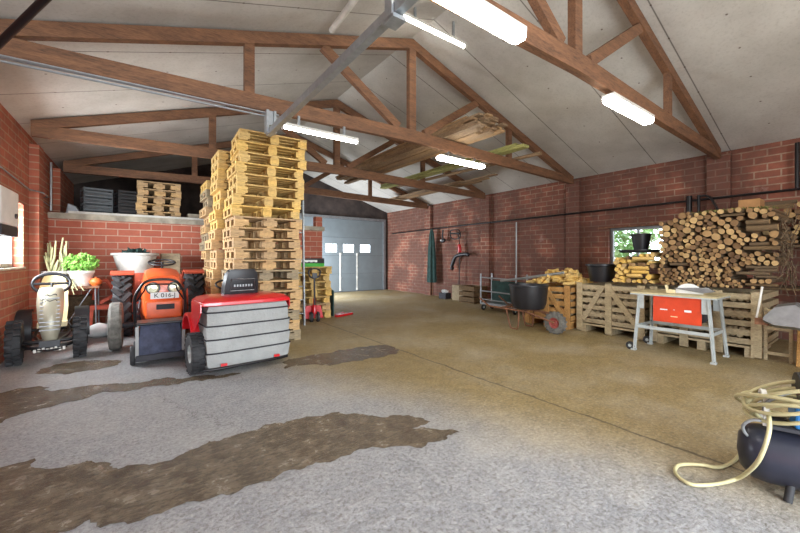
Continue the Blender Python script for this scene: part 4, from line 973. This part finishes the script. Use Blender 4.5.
for k in range(8):
    r1, r2_ = rh.uniform(.17,.25), rh.uniform(.05,.09); c_ = Vector((3.07+rh.uniform(-.03,.03), .36+rh.uniform(-.03,.03), .47+k*.016)); tz = rh.uniform(-.12,.12)
    b.tube([c_+Vector((math.cos(a)*r2_*1.2+math.sin(a)*r1*.35, -math.cos(a)*r2_*.4+math.sin(a)*r1, math.cos(a)*tz-math.sin(a)*(.04+.03*(k % 3)))) for a in [2*PI*i/30 for i in range(30)]], .011, 8, True)
b.build('hose_coil', M['hose'], t, 60)
tag(B().tube(spline([(3.04,.46,.42),(3.02,.47,.52),(3.04,.40,.60),(3.10,.28,.66),(3.15,.15,.68),(3.2,.0,.6)],6), .009, 8).tube(spline([(3.04,.46,.42),(3.0,.52,.42),(2.99,.56,.37),(3.02,.54,.31),(3.05,.47,.31)],6), .009, 8).tube(spline([(3.1,.22,.44),(3.07,.20,.3),(3.06,.12,.2)],5), .009, 8).build('electrical_cable', M['hose_g'], smooth=60), 'grey power cable looped over the coiled hose on the compressor', 'cable')

# ------------------------------------------------------------ wet patches on the floor
def fract(pts, it, amp, rnd):
    for _ in range(it):
        out = []
        for i, p in enumerate(pts):
            q = pts[(i+1) % len(pts)]; d = (Vector(q)-Vector(p)); n = Vector((-d.y, d.x)); out += [p, tuple((Vector(p)+Vector(q))/2+n*rnd.uniform(-amp,amp))]
        pts = out
    return pts
def puddle(pts, label, rnd):
    P_ = fract([tuple(p) for p in pts], 4, .22, rnd); b = B(); n = len(P_)
    b.add([(x, y, .003) for x, y in P_], [tuple(range(n))]); o = b.build('puddle', M['wet']); 
    if o.data.polygons[0].normal.z < 0: o.data.flip_normals()
    tag(o, label, 'puddle', 'wet patches on the floor')
rq = random.Random(2)
puddle([(-.9,3.6),(-.43,3.27),(-.2,3.19),(.05,2.96),(.29,3.02),(.57,3.06),(1.13,3.05),(1.53,2.88),(1.88,2.6),(2.01,2.34),(1.81,2.35),(2.09,2.05),(1.86,2.05),(1.21,2.28),(.73,2.34),(.18,2.38),(-.22,2.53),(-.33,2.5),(-.6,2.5),(-1.1,2.7)], 'large dark wet patch across the foreground floor', rq)
puddle([(-1.3,5.35),(-.95,5.5),(-.75,5.2),(-.3,5.12),(0,4.98),(.47,4.86),(1.0,4.68),(.45,4.72),(0,4.74),(-.3,4.86),(-.6,4.72),(-1.0,4.4),(-1.3,4.3)], 'long narrow wet streak in front of the parked machines', rq)
puddle([(-1.04,6.1),(-.92,6.45),(-.62,6.5),(-.25,6.27),(-.32,5.93),(-.7,5.85)], 'small brown puddle in front of the go-kart', rq)
puddle([(1.48,4.53),(1.56,4.85),(2.12,4.94),(2.8,4.96),(3.19,4.84),(3.17,4.4),(2.61,4.33),(1.99,4.32)], 'dark puddle on the floor right of the red riding mower', rq)

# ------------------------------------------------------------ garden outside the right window
b = B(); ro = random.Random(8)
for k in range(9): foliage(b, (11.5+ro.uniform(-.3,.6), 2.4+k*.42, ro.uniform(.6,2.4)), .7, .6, .7, 200, .12, ro)
b.box(11.3,12.2,2.2,6.2,-.11,.5)
tag(b.build('garden_hedge', M['leaf_out']), 'sunlit green hedge seen through the right window', 'hedge')
